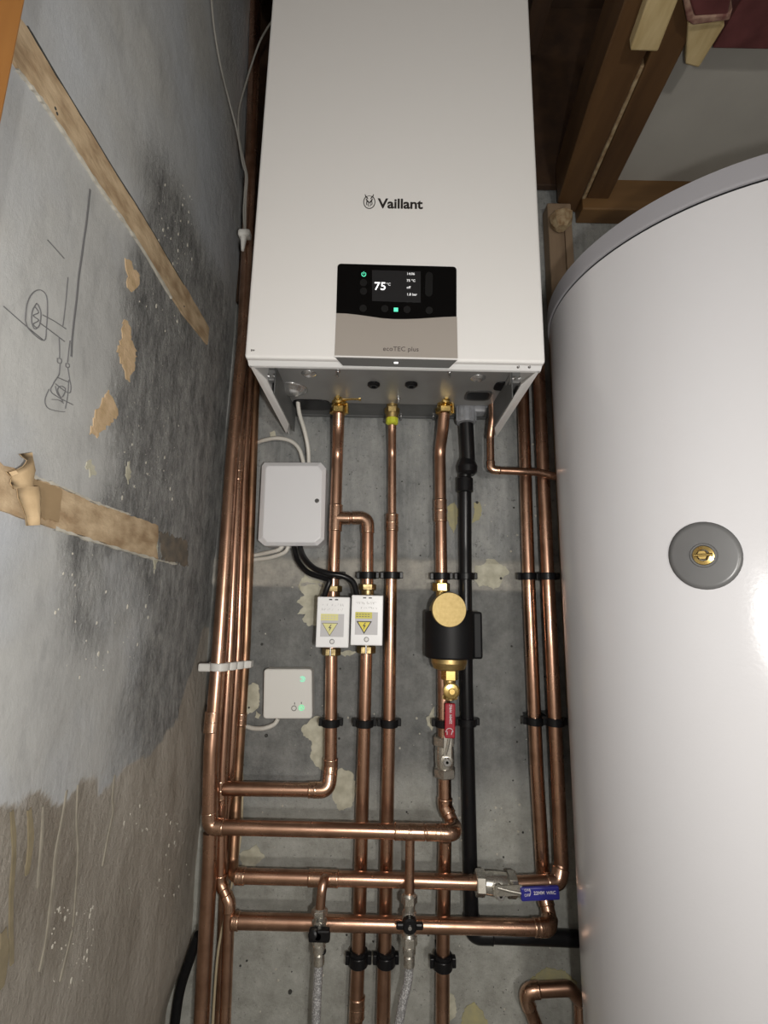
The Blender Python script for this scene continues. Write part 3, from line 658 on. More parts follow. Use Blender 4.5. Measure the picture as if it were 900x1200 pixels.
MB().prism(panel_pts([(436, 316.5), (493, 318), (493, 354), (436, 352.5)], 0.0021), (0, 0.001, 0)).build('screen', M['screen'], dg_)
def button(cx, cy, r, m='button', ry=None):
    ry = ry or r
    pts = [(cx+r*math.cos(2*math.pi*k/16), cy+ry*math.sin(2*math.pi*k/16)) for k in range(16)]
    MB().prism(panel_pts(pts, 0.0020), (0, 0.001, 0)).build('button', M[m], dg_)
for (a, b) in [(426, 331), (426, 341), (425.5, 361), (451, 361.5), (477, 362.5), (503, 363.5)]: button(a, b, 4.2)
pill = arc(503, 323, 4.3, 180, 360, 8)+arc(502.5, 343, 4.3, 0, 180, 8)
MB().prism(panel_pts(pill, 0.0020), (0, 0.001, 0)).build('button', M['button'], dg_)
MB().prism(panel_pts([(461.5, 360.5), (466.5, 360.6), (466.5, 365), (461.5, 364.9)], 0.0021), (0, 0.001, 0)).build('indicator_light', M['glow_green'], dg_)
mb = MB(); ring = [bz(426.3+2.4*math.sin(math.radians(t)), 321.3-2.4*math.cos(math.radians(t)), 0.002) for t in range(40, 321, 20)]
mb.tube(ring, 0.00055, 6); mb.tube([bz(426.3, 318.3, 0.002), bz(426.3, 321.3, 0.002)], 0.0005, 6); mb.build('power_symbol', M['glow_green'], dg_)
XD = bz(500, 312)-bz(400, 309.3); XD.y = 0; XD.z = 0; ZD = Vector((0, 0, 1))
mm = (bz(450, 400)-bz(460, 400)).length/10            # metres per photo pixel on the boiler front
text_mesh('75', 14.6*mm, bz(438.2, 339.5, 0.0024), XD, ZD, M['glow_white'], dg_, bold=0.0001)
text_mesh('°C', 5*mm, bz(452.5, 334.5, 0.0024), XD, ZD, M['glow_dim'], dg_)
for t, a, b in [('14:06', 476.5, 322), ('75 °C', 476.5, 330), ('off', 476.5, 338), ('1.8 bar', 476.5, 346.2)]:
    text_mesh(t, 4.4*mm, bz(a, b, 0.0024), XD, ZD, M['glow_dim'], dg_, bold=0.0001)
text_mesh('ecoTEC plus', 8.0*mm, bz(448.5, 411, 0.0021), XD, ZD, M['ink_soft'], boiler, spacing=1.02)
text_mesh('Vaillant', 20.0*mm*0.97, bz(443, 243.6, 0.0003), XD, ZD, M['ink'], boiler, bold=0.00055, spacing=0.97)
# emblem: hare head rising from an egg outline
mb = MB(); cx, cy = 432.8, 236.8
egg = [(cx+6.6*math.cos(math.radians(t)), cy+7.6*math.sin(math.radians(t))) for t in range(-62, 243, 12)]
mb.tube([bz(a, b, 0.0002) for a, b in egg], 0.0007, 6)
for s in (-1, 1):
    mb.tube([bz(cx+s*a, b, 0.0002) for a, b in [(5.0, 227.8), (4.2, 230.0), (2.6, 231.6), (1.6, 233.2)]], [0.0005, 0.0009, 0.0010, 0.0006], 6)
    mb.tube([bz(cx+s*a, b, 0.0002) for a, b in [(3.6, 233.0), (2.6, 235.2), (1.2, 236.6), (0.4, 238)]], [0.0007, 0.0012, 0.0012, 0.0006], 6)
    mb.tube([bz(cx+s*a, b, 0.0002) for a, b in [(3.0, 236.4), (3.3, 238.4), (2.8, 240.4)]], 0.0007, 6)
    mb.tube([bz(cx+s*a, b, 0.0002) for a, b in [(1.2, 238.4), (1.3, 240.2), (0.9, 242)]], 0.0006, 6)
mb.tube([bz(cx-2.8, 230.2, 0.0002), bz(cx, 229.4, 0.0002), bz(cx+2.8, 230.2, 0.0002)], 0.0004, 6)
mb.build('emblem', M['ink'], boiler)
mb = MB()
for k in range(3): mb.box(bz(294.6+1.6*k, 410.5, 0.0002), (1.1*mm, 0.0004, (2.6-0.5*k)*mm))
mb.build('small_mark', M['ink_soft'], boiler)

# ------------------------------------------------------------------ cylinder
H0 = 0.476; CR = 0.260; CX, CY = 1.1263*H0, -D+1.4638*H0; CZ = EYE+H0
cyl = thing('hot_water_cylinder', 'large white hot water cylinder with grey top rim at the right', 'water cylinder', (CX, CY, 0))
MB().lathe([(CR, 0.06), (CR, CZ)], (CX, CY, 0), (0, 0, 1), 128).build('jacket', M['cyl'], cyl)
CRC = CR+0.003
r = ray(767, 232); d2 = Vector((r.x, r.y)); best = None
tt = 0.0                                              # top of the rim: where the sight line over it meets the rim's radius
A_ = d2.dot(d2); B_ = -2*(d2.x*CX+d2.y*(CY+D)); Cc = CX**2+(CY+D)**2-CRC**2
tt = (-B_-math.sqrt(max(B_*B_-4*A_*Cc, 0)))/(2*A_); ztop = EYE+tt*r.z
mb = MB().lathe([(CR-0.02, CZ+0.001), (CRC, CZ+0.001), (CRC+0.0005, CZ+0.004), (CRC, ztop-0.004), (CRC-0.005, ztop), (0.001, ztop+0.004)], (CX, CY, 0), (0, 0, 1), 128)
mb.build('top_cap', M['cyl_cap'], cyl)
MB().lathe([(CR-0.004, CZ-0.003), (CR+0.0003, CZ-0.0012), (CR+0.0003, CZ+0.001)], (CX, CY, 0), (0, 0, 1), 128).build('seam_ring', M['black'], cyl)
MB().lathe([(CR-0.01, 0.0), (CR-0.01, 0.06)], (CX, CY, 0), (0, 0, 1), 64).build('base_plinth', M['cyl_cap'], cyl)
# round sensor cover
r = ray(825, 651); d2 = Vector((r.x, r.y)); A_ = d2.dot(d2); B_ = -2*(d2.x*CX+d2.y*(CY+D)); Cc = CX**2+(CY+D)**2-CR**2
tt = (-B_-math.sqrt(B_*B_-4*A_*Cc))/(2*A_); hit = C0+r*tt
nrm = Vector((hit.x-CX, hit.y-CY, 0)).normalized(); tg = Vector((-nrm.y, nrm.x, 0))
rad = (hit-C0).length*40.5/math.hypot(825-450, 651-600, F)*1.0
def disc_on_cyl(r0, r1, h, n=40):
    mb = MB(); rings = []
    rr = [r0+(r1-r0)*k/5 for k in range(6)]
    for q in rr+[r1]:
        last = len(rings) == 6
        row = []
        for k in range(n):
            a = 2*math.pi*k/n; sx, sz = 0.92*q*math.cos(a), 0.98*q*math.sin(a); th = sx/CR
            hh = (-0.002 if last else h)
            c = nrm*math.cos(th)+tg*math.sin(th); row.append(Vector((CX, CY, hit.z+sz))+c*(CR+hh))
        rings.append(row)
    vs = [p for row in rings for p in row]
    fs = [[i*n+k, i*n+(k+1) % n, (i+1)*n+(k+1) % n, (i+1)*n+k] for i in range(len(rings)-1) for k in range(n)]
    return mb.add(vs, fs, True)
rad = 0.5*(onx(867, 651, hit.x)-onx(867, 651, hit.x)).length or rad
cov = disc_on_cyl(rad*0.29, rad, 0.0018).build('sensor_cover', M['cover_grey'], cyl, label='round grey cover with a brass fitting in its centre')
MB().lathe([(rad*0.27, -0.012), (rad*0.36, 0.0015), (rad*0.33, 0.0035), (rad*0.29, 0.0035), (rad*0.27, 0.0)], Vector((CX, CY, hit.z))+nrm*CR, nrm, 32).build('collar', M['cover_grey'], cov)
MB().lathe([(rad*0.27, -0.010), (rad*0.27, 0.003), (rad*0.17, 0.004), (rad*0.16, -0.004)], Vector((CX, CY, hit.z))+nrm*CR, nrm, 24).build('brass_plug', M['brass'], cov)
MB().hexnut(Vector((CX, CY, hit.z))+nrm*(CR+0.003), nrm, rad*0.14, 0.010).tube([Vector((CX, CY, hit.z))+nrm*(CR+0.007)-tg*rad*0.2, Vector((CX, CY, hit.z))+nrm*(CR+0.007)+tg*rad*0.25], 0.0018, 8).build('plug_nut', M['brass'], cov)

# ------------------------------------------------------------------ pipework
R22 = 0.0118
def P(*a): return at(*a)
def sleeve(mb, path, r, k=1.13, bead=True):
    path = [Vector(p) for p in path]
    mb.tube(path, r*k, 18)
    for e, d in ((path[0], (path[1]-path[0]).normalized()), (path[-1], (path[-2]-path[-1]).normalized())):
        mb.tube([e-d*0.0012, e, e+d*0.0025], [r*1.02, r*k*1.045, r*k*1.0], 18)
def pipe(label, pts, r=R22, corners=0.018, elbows=(), couplings=(), tees=(), m='copper', name='copper_pipe', cat='pipe', sleeve_len=0.014, group=None):
    """pts: (px,py,off) ; elbows: indices of corners dressed with a soldered elbow; couplings: list of ((px,py,off),(px,py,off))"""
    w_ = [P(*p) if not isinstance(p, Vector) else p for p in pts]
    path, spans = fillet(w_, corners)
    z = min(w_, key=lambda q: q.z)
    t = thing(name, label, cat, z, group)
    MB().tube(path, r, 20).build('tube', M[m], t)
    for i in elbows:
        a, b = spans[i]; seg = path[a:b+1]
        d0 = (seg[0]-path[a-1]).normalized() if a > 0 else (seg[1]-seg[0]).normalized()
        d1 = (path[min(b+1, len(path)-1)]-seg[-1]).normalized()
        seg = [seg[0]-d0*sleeve_len]+seg+[seg[-1]+d1*sleeve_len]
        mb = MB(); sleeve(mb, seg, r); mb.build('elbow', M['copper_fit'], t)
    for (a, b) in couplings:
        a, b = (P(*a) if not isinstance(a, Vector) else a), (P(*b) if not isinstance(b, Vector) else b); mb = MB(); sleeve(mb, [a, a.lerp(b, 0.45), a.lerp(b, 0.55), b], r, 1.10); mb.tube([a.lerp(b, 0.44), a.lerp(b, 0.5), a.lerp(b, 0.56)], [r*1.08, r*1.16, r*1.08], 18)
        mb.build('coupling', M['copper_fit'], t)
    for (c, ax, L, ax2, L2) in tees:
        c = P(*c); ax = Vector(ax).normalized(); mb = MB(); sleeve(mb, [c-ax*L, c, c+ax*L], r)
        if L2: ax2 = Vector(ax2).normalized(); sleeve(mb, [c, c+ax2*L2*0.5, c+ax2*L2], r*(0.98))
        mb.build('tee', M['copper_fit'], t)
    return t
Zp, Xp, Yf = (0, 0, 1), (1, 0, 0), (0, -1, 0)
# p1: flow pipe down from first boiler valve, through actuator valve, elbow left
pipe('copper pipe dropping from the first boiler valve into the left motor valve', [(397, 478, 0.10), (396.5, 503, 0.085), (395.5, 530, 0.05), (390, 700, 0.05)], corners=0.05,
     tees=[((393.5, 607, 0.05), Zp, 0.026, Xp, 0.028)])
pipe('copper pipe below the left motor valve turning left at an elbow', [(388.5, 752, 0.05), (387.5, 898, 0.05), (385, 926, 0.062), (262, 924, 0.068)], corners=[0.016, 0.016], elbows=(0, 1), sleeve_len=0.010,
     couplings=[((362, 925.7, 0.0635), (371, 925.8, 0.063))])
# p2: branch to the right motor valve
pipe('short copper branch pipe from the tee into the right motor valve', [(400, 607, 0.05), (431, 607, 0.05), (430.5, 690, 0.05)], corners=0.016, elbows=(0,))
pipe('copper pipe running down from the right motor valve to the floor', [(429.5, 758, 0.045), (427, 850, 0.045), (420, 1120, 0.045), (415, 1240, 0.045)], corners=0.1, couplings=[((418.8, 1168, 0.045), (418, 1192, 0.045))])
# p3
pipe('slim copper pipe with yellow cap below the middle boiler connection', [(459.5, 478, 0.095), (459.5, 505, 0.075), (459.5, 530, 0.05), (459.5, 612, 0.045)], r=0.0085, corners=0.05)
pipe('copper pipe running straight down the middle of the wall', [(459.5, 604, 0.045), (456, 850, 0.045), (449, 1200, 0.045), (447, 1250, 0.045)], corners=0.1, couplings=[((459.5, 603, 0.045), (459.3, 622, 0.045))])
# p4
pipe('copper pipe from the third boiler valve down to the brass filter', [(521, 480, 0.10), (519, 503, 0.08), (515.5, 528, 0.05), (517.5, 690, 0.05)], corners=0.05, couplings=[((516, 586, 0.05), (516.2, 611, 0.05))])
pipe('copper pipe running behind the red lever below the brass filter', [(519, 735, 0.036), (520.5, 880, 0.048)], corners=0.02)
pipe('copper pipe under the red lever valve turning forward and left to the fat riser', [(521, 900, 0.05), (521.5, 945, 0.052), (531, 966, 0.066), (533, 976, 0.10), (246, 969, 0.10), (246, 948, 0.10)], corners=[0.01, 0.012, 0.016, 0.018], elbows=(0, 2, 3), sleeve_len=0.010,
     couplings=[((500, 975.2, 0.10), (520, 975.7, 0.10)), ((463, 974.3, 0.10), (497, 975.1, 0.10))])
pipe('copper pipe below the wide crossing pipe, right of the two braided hoses', [(521.5, 985, 0.045), (519, 1120, 0.045), (518.5, 1240, 0.045)], corners=0.1)
# left risers
pipe('fat copper riser nearest the left wall, in front of three slim risers', [(246, 960, 0.10), (247.5, 880, 0.10), (257.5, 757, 0.085), (272, 540, 0.07), (285.5, 396, 0.07), (292, 250, 0.07), (297, 100, 0.07), (301, -60, 0.07)], r=0.0132, corners=0.3,
     couplings=[((250.3, 834, 0.0935), (248.3, 858, 0.097))])
pipe('lower copper pipe continuing under the fat riser at the left wall', [(247, 975, 0.085), (246, 1010, 0.085), (234, 1240, 0.085)], r=0.0125, corners=0.1)
pipe('slim copper riser second from the left wall with a small coupling', [(291, 330, 0.042), (284.5, 470, 0.045), (279, 560, 0.05), (269.5, 757, 0.062), (260.5, 900, 0.066), (259, 960, 0.066), (258.5, 1034, 0.07), (269, 1058, 0.075), (262, 1240, 0.075)], r=0.0095, corners=[0.3, 0.3, 0.3, 0.3, 0.3, 0.02, 0.02], elbows=(5, 6), sleeve_len=0.006,
     couplings=[((280.2, 541, 0.0488), (278.9, 563, 0.0502)), ((258.6, 915, 0.066), (258.6, 937, 0.066))])
pipe('slim copper riser third from the left wall', [(297, 330, 0.028), (291.5, 470, 0.03), (286, 560, 0.031), (279, 757, 0.037), (270, 900, 0.036), (263, 1030, 0.022), (255, 1240, 0.022)], r=0.0085, corners=0.3)
pipe('slim copper riser fourth from the left wall, closest to the hub', [(304, 330, 0.014), (298.5, 470, 0.014), (294, 600, 0.014), (288, 757, 0.018), (279, 900, 0.02), (273, 1010, 0.05), (273, 1027, 0.07), (300, 1027.5, 0.075)], r=0.0095, corners=[0.3, 0.3, 0.3, 0.3, 0.02, 0.015], m='copper_dull',
     couplings=[((283.2, 836, 0.0191), (282.2, 850, 0.0193))])
# lower crossings
pipe('upper of the two lowest crossing copper pipes, ending at the blue lever valve', [(278, 1026.5, 0.075), (562, 1034, 0.075)], corners=0.02, couplings=[((277, 1026.5, 0.075), (287, 1026.8, 0.075)), ((362, 1028.7, 0.075), (396, 1029.6, 0.075))])
pipe('right copper riser of the pair beside the cylinder bending to the blue lever valve', [(600, 1036, 0.075), (655, 1033.5, 0.075), (658, 1013, 0.068), (653, 900, 0.065), (642, 675, 0.065), (632, 450, 0.065), (627, 330, 0.065)], r=0.0122, corners=[0.014, 0.014, 0.3, 0.3, 0.3], elbows=(0,), sleeve_len=0.010)
pipe('lowest crossing copper pipe rising into the left riser of the pair by the cylinder', [(272, 1079, 0.075), (470, 1083.5, 0.075), (643, 1087, 0.075), (644, 1075, 0.060), (638, 1050, 0.045), (629, 900, 0.045), (619.5, 675, 0.045), (613, 460, 0.045), (609, 350, 0.045)], r=0.0122, corners=[0.2, 0.012, 0.012, 0.02, 0.3, 0.3, 0.3], elbows=(1, 3), sleeve_len=0.008,
     couplings=[((626, 1086.6, 0.075), (637, 1086.9, 0.075)), ((272.5, 1079, 0.075), (280, 1079.3, 0.075))])
# pressure relief discharge bend
pipe('bent copper pipe from under the boiler crossing in front of the right risers', [(577, 474, 0.10), (577.5, 490, 0.10), (574.5, 512, 0.085), (575, 551, 0.085), (632, 553.5, 0.088), (664, 562, 0.088)], r=0.0075, corners=[0.03, 0.03, 0.012, 0.05], elbows=(2,), sleeve_len=0.006)
# looped pipe lower right
pipe('copper pipe bent in an upside down U near the foot of the cylinder', [(641, 1235, 0.03), (613, 1161, 0.035), (668, 1158, 0.04), (680, 1173, 0.04), (682, 1240, 0.04)], r=0.0110, corners=[0.016, 0.012, 0.015], elbows=(0,), sleeve_len=0.006, m='copper')

# motor valves -----------------------------------------------------------
def motor_valve(label, corners_px, off, pipe_x, sticker_m, tri_m, bar_m, outline_w):
    (x0, y0), (x1, y1) = corners_px                    # top-left, bottom-right of the cover face
    a, b, c, d = P(x0, y0, off), P(x1, y0-0.0, off), P(x1, y1, off), P(x0, y1, off)
    t = thing('motor_valve', label, 'motorised valve', P((x0+x1)/2, y1+6, 0.05), 'motor valves on the copper pipes')
    dep = 0.040
    w_, h_ = (b-a).length, (a-d).length; cen = (a+b+c+d)/4
    MB().box(cen+Vector((0, dep/2, 0)), (w_, dep, h_), bev=0.0018).build('cover', M['alu'], t)
    MB().box(cen+Vector((0, dep+0.004, 0)), (w_*0.9, 0.010, h_*0.92)).build('backplate', M['black'], t)
    vb = MB(); vx = P(pipe_x, (y0+y1)/2, 0.05).x
    za, zb_ = P(pipe_x, y0-7, 0.05).z, P(pipe_x, y1+6, 0.05).z
    vb.tube([(vx, -0.045, za), (vx, -0.045, zb_)], 0.0125, 16).build('valve_body', M['brass_old'], t)
    MB().hexnut((vx, -0.048, za+0.004), Zp, 0.0165, 0.012).build('compression_nut', M['brass_old'], t); MB().hexnut((vx, -0.048, zb_+0.002), Zp, 0.018, 0.014).build('compression_nut', M['brass_old'], t)
    mmv = w_/(x1-x0)
    def Q(px, py, h=0.0004): return cen+Vector(((px-(x0+x1)/2)*mmv, -h, -(py-(y0+y1)/2)*(h_/(y1-y0))))
    fx = lambda s: x0+(x1-x0)*s; fy = lambda s: y0+(y1-y0)*s
    MB().prism([Q(fx(.13), fy(.34)), Q(fx(.84), fy(.34)), Q(fx(.84), fy(.79)), Q(fx(.13), fy(.79))], (0, 0.0006, 0)).build('sticker', M['sticker'], t)
    MB().prism([Q(fx(.13), fy(.34), .0006), Q(fx(.66), fy(.34), .0006), Q(fx(.66), fy(.47), .0006), Q(fx(.13), fy(.47), .0006)], (0, 0.0005, 0)).build('warning_bar', bar_m, t)
    for k in range(2):
        mb = MB()
        for j in range(5): mb.box(Q(fx(.19+.09*j), fy(.385+.045*k), .0007), (mmv*2.0, .0004, mmv*0.7))
        mb.build('print', M['ink_soft'] if outline_w > .8 else M['sticker'], t)
    tri = [Q(fx(.17), fy(.52), .0008), Q(fx(.66), fy(.52), .0008), Q(fx(.42), fy(.775), .0008)]
    cc = (tri[0]+tri[1]+tri[2])/3
    MB().prism(tri, (0, 0.0005, 0)).build('warning_triangle', M['ink'] if outline_w > .8 else M['ink_soft'], t)
    k = 0.78 if outline_w > .8 else 0.9
    MB().prism([cc+(p-cc)*k+Vector((0, -0.0003, 0)) for p in tri], (0, 0.0004, 0)).build('triangle_fill', tri_m, t)
    mb = MB(); bl = [(.44, .55), (.37, .62), (.42, .62), (.385, .70), (.47, .60), (.42, .60), (.47, .55)]
    mb.prism([Q(fx(u), fy(v), .0014) for u, v in bl], (0, 0.0003, 0)).build('lightning_bolt', M['ink'] if outline_w > .8 else M['ink_soft'], t)
    MB().lathe([(0.0044, 0), (0.0044, 0.0015), (0.0034, 0.0016)], Q(fx(.5), fy(.88)), Yf, 20).build('screw_ring', M['silver_dark'], t)
    MB().lathe([(0.0034, 0), (0.0034, 0.0018), (0.002, 0.0024)], Q(fx(.5), fy(.88)), Yf, 16).build('screw', M['enamel'], t)
    for s in (.36, .54): MB().box(Q(fx(s+.05), fy(.055)), (mmv*3.6, 0.0008, mmv*1.3)).build('vent_slot', M['black'], t)
    # pencilled note
    rnd = random.Random(len(label)); mb = MB()
    for row in (.15, .24):
        for j in range(9):
            u0 = .15+.075*j; pts = [Q(fx(u0+.06*rnd.random()), fy(row+.06*rnd.random()-.02), .0005) for _ in range(4)]
            if rnd.random() < .8: mb.tube(pts, 0.00022, 5)
    mb.build('handwriting', M['sticker'] if outline_w < .8 else M['cable_grey'], t)
    mb = MB(); mb.tube([(vx, -0.066, zb_-0.004), (vx, -0.066, zb_+0.012)], 0.0018, 8); mb.build('release_pin', M['steel'], t)
    return t
motor_valve('silver motor valve with faded yellow warning sticker, on the left copper pipe', ((371, 699.5), (409, 759)), 0.105, 389.5, None, M['yellow_pale'], M['yellow_pale'], 0.5)
motor_valve('silver motor valve with bold yellow warning triangle, on the right branch pipe', ((411.5, 697.5), (448.5, 756.5)), 0.105, 430, None, M['yellow'], M['yellow_mid'], 1.0)

# boiler isolating valves --------------------------------------------------
def iso_valve(label, px, off, handle):
    top = P(px, 470, off); top.z = ZP+0.012; bot = P(px, 484, off); x = bot.x
    t = thing('isolating_valve', label, 'valve', bot, 'brass valves under the boiler')
    mb = MB().lathe([(0.012, 0), (0.012, 0.012), (0.015, 0.014), (0.015, 0.026), (0.011, 0.028), (0.011, top.z-bot.z)], bot, Zp, 20); mb.build('body', M['brass'], t)
    MB().hexnut(bot+Vector((0, 0, 0.004)), Zp, 0.018, 0.012).build('nut', M['brass'], t)
    MB().lathe([(0.008, 0), (0.008, 0.014), (0.005, 0.016), (0.004, 0.022)], bot+Vector((0, -0.010, 0.020)), Yf, 16).build('spindle', M['brass'], t)
    if handle:
        s = bot+Vector((0.006, -0.012, 0.024)); mb = MB().tube([s, s+Vector((0.018, -0.004, 0.001)), s+Vector((0.034, -0.004, 0.001))], [0.0045, 0.0038, 0.0042], 10); mb.lathe([(0.0055, 0), (0.0055, 0.004)], s+Vector((0.034, -0.004, 0.001)), Xp, 12)
        mb.build('lever', M['brass'], t)
        MB().tube([bot+Vector((0.016, -0.004, 0.018)), bot+Vector((0.017, -0.004, -0.002))], 0.003, 10).build('drain_screw', M['brass'], t)
iso_valve('brass isolating valve with lever above the left copper pipe', 397, 0.10, True)
iso_valve('brass isolating valve with lever beside the grey trap', 521, 0.10, True)
t = thing('isolating_valve', 'plain brass connector with a yellow plastic cap above the slim pipe', 'valve', P(459.5, 498, 0.08), 'brass valves under the boiler')
b0 = P(459.5, 486, 0.09); MB().lathe([(0.012, -0.008), (0.013, 0), (0.013, 0.01), (0.011, 0.012), (0.011, ZP+0.01-b0.z)], b0, Zp, 20).build('body', M['brass_dull'], t)
MB().hexnut(b0+Vector((0, 0, 0.008)), Zp, 0.015, 0.012).build('nut', M['brass_dull'], t)
MB().lathe([(0.009, -0.008), (0.0125, -0.006), (0.0125, 0.004), (0.009, 0.006)], P(459.5, 493, 0.088), Zp, 9, False).build('yellow_cap', M['yellow_cap'], t)

# filter --------------------------------------------------------------------
OF = 0.075
cfx = P(526, 740, OF).x
def fz(py): return P(526, py, OF).z
t = thing('magnetic_filter', 'brass magnetic filter with a wide black sleeve on the return pipe', 'filter', (cfx, -OF, fz(798)))
MB().lathe([(0.033, fz(768)), (0.033, fz(776)), (0.029, fz(783)), (0.020, fz(785))][::-1], (cfx, -OF, 0), Zp, 32).build('brass_body', M['brass_dull'], t)
MB().lathe([(0.034, fz(760)), (0.034, fz(712)), (0.026, fz(703)), (0.014, fz(700))], (cfx-0.002, -OF, 0), Zp, 32).build('upper_body', M['brass'], t)
q = P(526.5, 714.5, OF+0.062)
MB().lathe([(0.028, 0), (0.028, 0.040), (0.0305, 0.041), (0.0305, 0.052), (0.0295, 0.054)], (q.x, -OF-0.008, q.z), Yf, 40).build('round_cap', M['cap_brass'], t)
# black magnet sleeve hugging the body
mb = MB(); n = 36
q0, q1 = P(498, 740, OF).x, P(563, 740, OF).x
rx = 0.047
ztop_, zbot_ = fz(716), fz(770)
prof = [(0.044, zbot_+0.004), (0.046, zbot_), ]
rings = []
for (zz, k) in [(zbot_, 0.96), (zbot_+0.003, 1.0), (ztop_-0.003, 1.0), (ztop_, 0.96)]:
    rings.append([Vector((cfx+0.002+rx*k*math.cos(2*math.pi*i/n), -OF-0.004+0.046*k*math.sin(2*math.pi*i/n), zz)) for i in range(n)])
for a_, b_ in zip(rings, rings[1:]): mb.add(a_+b_, [[i, (i+1) % n, n+(i+1) % n, n+i] for i in range(n)], True)
mb.add(rings[0], [list(range(n))[::-1]]); mb.add(rings[-1], [list(range(n))])
mb.build('magnet_sleeve', M['black_matt'], t)
MB().box((P(556, 742, 0.07).x, -0.084, (ztop_+zbot_)/2), (0.018, 0.036, ztop_-zbot_), bev=0.004).build('sleeve_lug', M['black_matt'], t)
MB().hexnut((cfx-0.012, -0.058, fz(688)), Zp, 0.017, 0.016).lathe([(0.010, fz(702)), (0.010, fz(680))], (cfx-0.012, -0.055, 0), Zp, 16).build('union_nut', M['brass'], t)
MB().hexnut((cfx+0.001, -OF, fz(790)), Zp, 0.016, 0.020).build('drain_nut', M['brass'], t)
dz = fz(808)
MB().lathe([(0.009, fz(820)), (0.010, fz(815)), (0.011, fz(800)), (0.011, fz(794))], (cfx+0.001, -OF, 0), Zp, 16).build('drain_cock', M['brass_dull'], t)
MB().lathe([(0.0125, 0), (0.0145, 0.004), (0.0145, 0.007), (0.012, 0.008), (0.006, 0.009), (0.005, 0.013)], (cfx+0.002, -OF-0.010, dz), Yf, 28).build('drain_cap', M['brass'], t)
mb = MB()
for i in range(12):
    a = 2*math.pi*i/12; mb.box((cfx+0.001+0.012*math.cos(a), -OF+0.012*math.sin(a), fz(817)), (0.003, 0.003, 0.006), Matrix.Rotation(a, 3, 'Z'))
mb.build('knurled_ring', M['brass_dull'], t)

# lever ball valves -----------------------------------------------------------
def lever_valve(label, c, axis, mat_lever, lever_pts, lever_dir, tx):
    axis = Vector(axis).normalized(); c = Vector(c)
    t = thing('lever_valve', label, 'ball valve', c)
    MB().lathe([(0.012, -0.024), (0.0165, -0.020), (0.0175, -0.008), (0.0175, 0.008), (0.0165, 0.018), (0.012, 0.024)], c, axis, 24).build('body', M['nickel'], t)
    MB().hexnut(c-axis*0.027, axis, 0.0205, 0.016, 0.3).build('nut', M['nickel'], t)
    MB().hexnut(c+axis*0.027, axis, 0.0205, 0.016, 0.3).build('nut', M['nickel'], t)
    MB().lathe([(0.009, 0.012), (0.009, 0.024), (0.0105, 0.024), (0.0105, 0.028), (0.005, 0.029), (0.005, 0.036), (0.0025, 0.037)], c, Yf, 16).build('stem', M['nickel'], t)
    MB().hexnut(c+Vector((0, -0.034, 0)), Yf, 0.0075, 0.006).build('stem_nut', M['steel'], t)
    return t
vr = lever_valve('nickel ball valve with a red lever below the brass filter', P(521, 886, 0.05), P(521, 870, 0.05)-P(521.5, 900, 0.05), None, None, None, None)
def lever(t, a, b, wid, m, plate_from):
    a, b = Vector(a), Vector(b); ax = (b-a).normalized(); nrm_ = Vector((0, -1, 0)); side = ax.cross(nrm_).normalized()
    R = Matrix((side, ax, nrm_)).transposed(); L = (b-a).length; c = (a+b)/2
    lv = MB().box(c, (wid, L, 0.007), R, bev=0.0022).build('lever', m, t)
    pf = Vector(plate_from); c2 = (pf+a)/2+(-ax*0.004); ax2 = (a-pf).normalized()
    MB().tube([pf, pf.lerp(a, 0.5), a+ax*0.006], 0.0032, 8).box((pf+a)/2, (wid*0.72, (a-pf).length+0.006, 0.0024), R).build('lever_stem', M['nickel'], t)
    return lv, side, ax, nrm_
OL = 0.088
lv, sd, ax, nn = lever(vr, P(527, 865, OL), P(527.5, 824, OL), 0.0185, M['red'], P(522, 884, OL-0.002))
o1 = P(527, 862, OL)
text_mesh('22MM', 0.0062, P(529.4, 848.5, OL+0.0037), ax, -sd, M['pale_print'], lv, bold=0.0001)
text_mesh('WRC', 0.0062, P(529.4, 835.5, OL+0.0037), ax, -sd, M['pale_print'], lv, bold=0.0001)
mb = MB(); mb.tube([P(522.5+4.2*(1-math.cos(math.radians(a)))*1.0, 858-4.5*math.sin(math.radians(a)), OL+0.0036) for a in range(0, 181, 20)], 0.0006, 6)
mb.tube([P(524, 857, OL+0.0036), P(524, 861, OL+0.0036)], 0.0007, 6).tube([P(530, 857, OL+0.0036), P(529, 861, OL+0.0036)], 0.0007, 6); mb.build('arrow_mark', M['pale_print'], lv)
vb_ = lever_valve('nickel ball valve with a blue lever near the cylinder', P(581, 1035.5, 0.075), P(600, 1036.2, 0.075)-P(560, 1034, 0.075), None, None, None, None)
OL2 = 0.112
lv, sd, ax, nn = lever(vb_, P(610, 1047.5, OL2), P(655, 1045.5, OL2), 0.0200, M['blue'], P(583, 1040, OL2-0.002))
text_mesh('22MM', 0.0070, P(625.5, 1048.7, OL2+0.0037), ax, -sd, M['pale_print'], lv, bold=0.0001)
text_mesh('WRC', 0.0066, P(640.5, 1048.2, OL2+0.0037), ax, -sd, M['pale_print'], lv, bold=0.0001)
text_mesh('ON', 0.0055, P(614.5, 1044.8, OL2+0.0037), ax, -sd, M['pale_print'], lv)
text_mesh('OFF', 0.0055, P(614.5, 1050.8, OL2+0.0037), ax, -sd, M['pale_print'], lv)
mb = MB(); mb.tube([P(619.5+2.2*math.sin(math.radians(a)), 1046-4.5*math.cos(math.radians(a)), OL2+0.0036) for a in range(20, 161, 20)], 0.0005, 6).build('arrow_mark', M['pale_print'], lv)

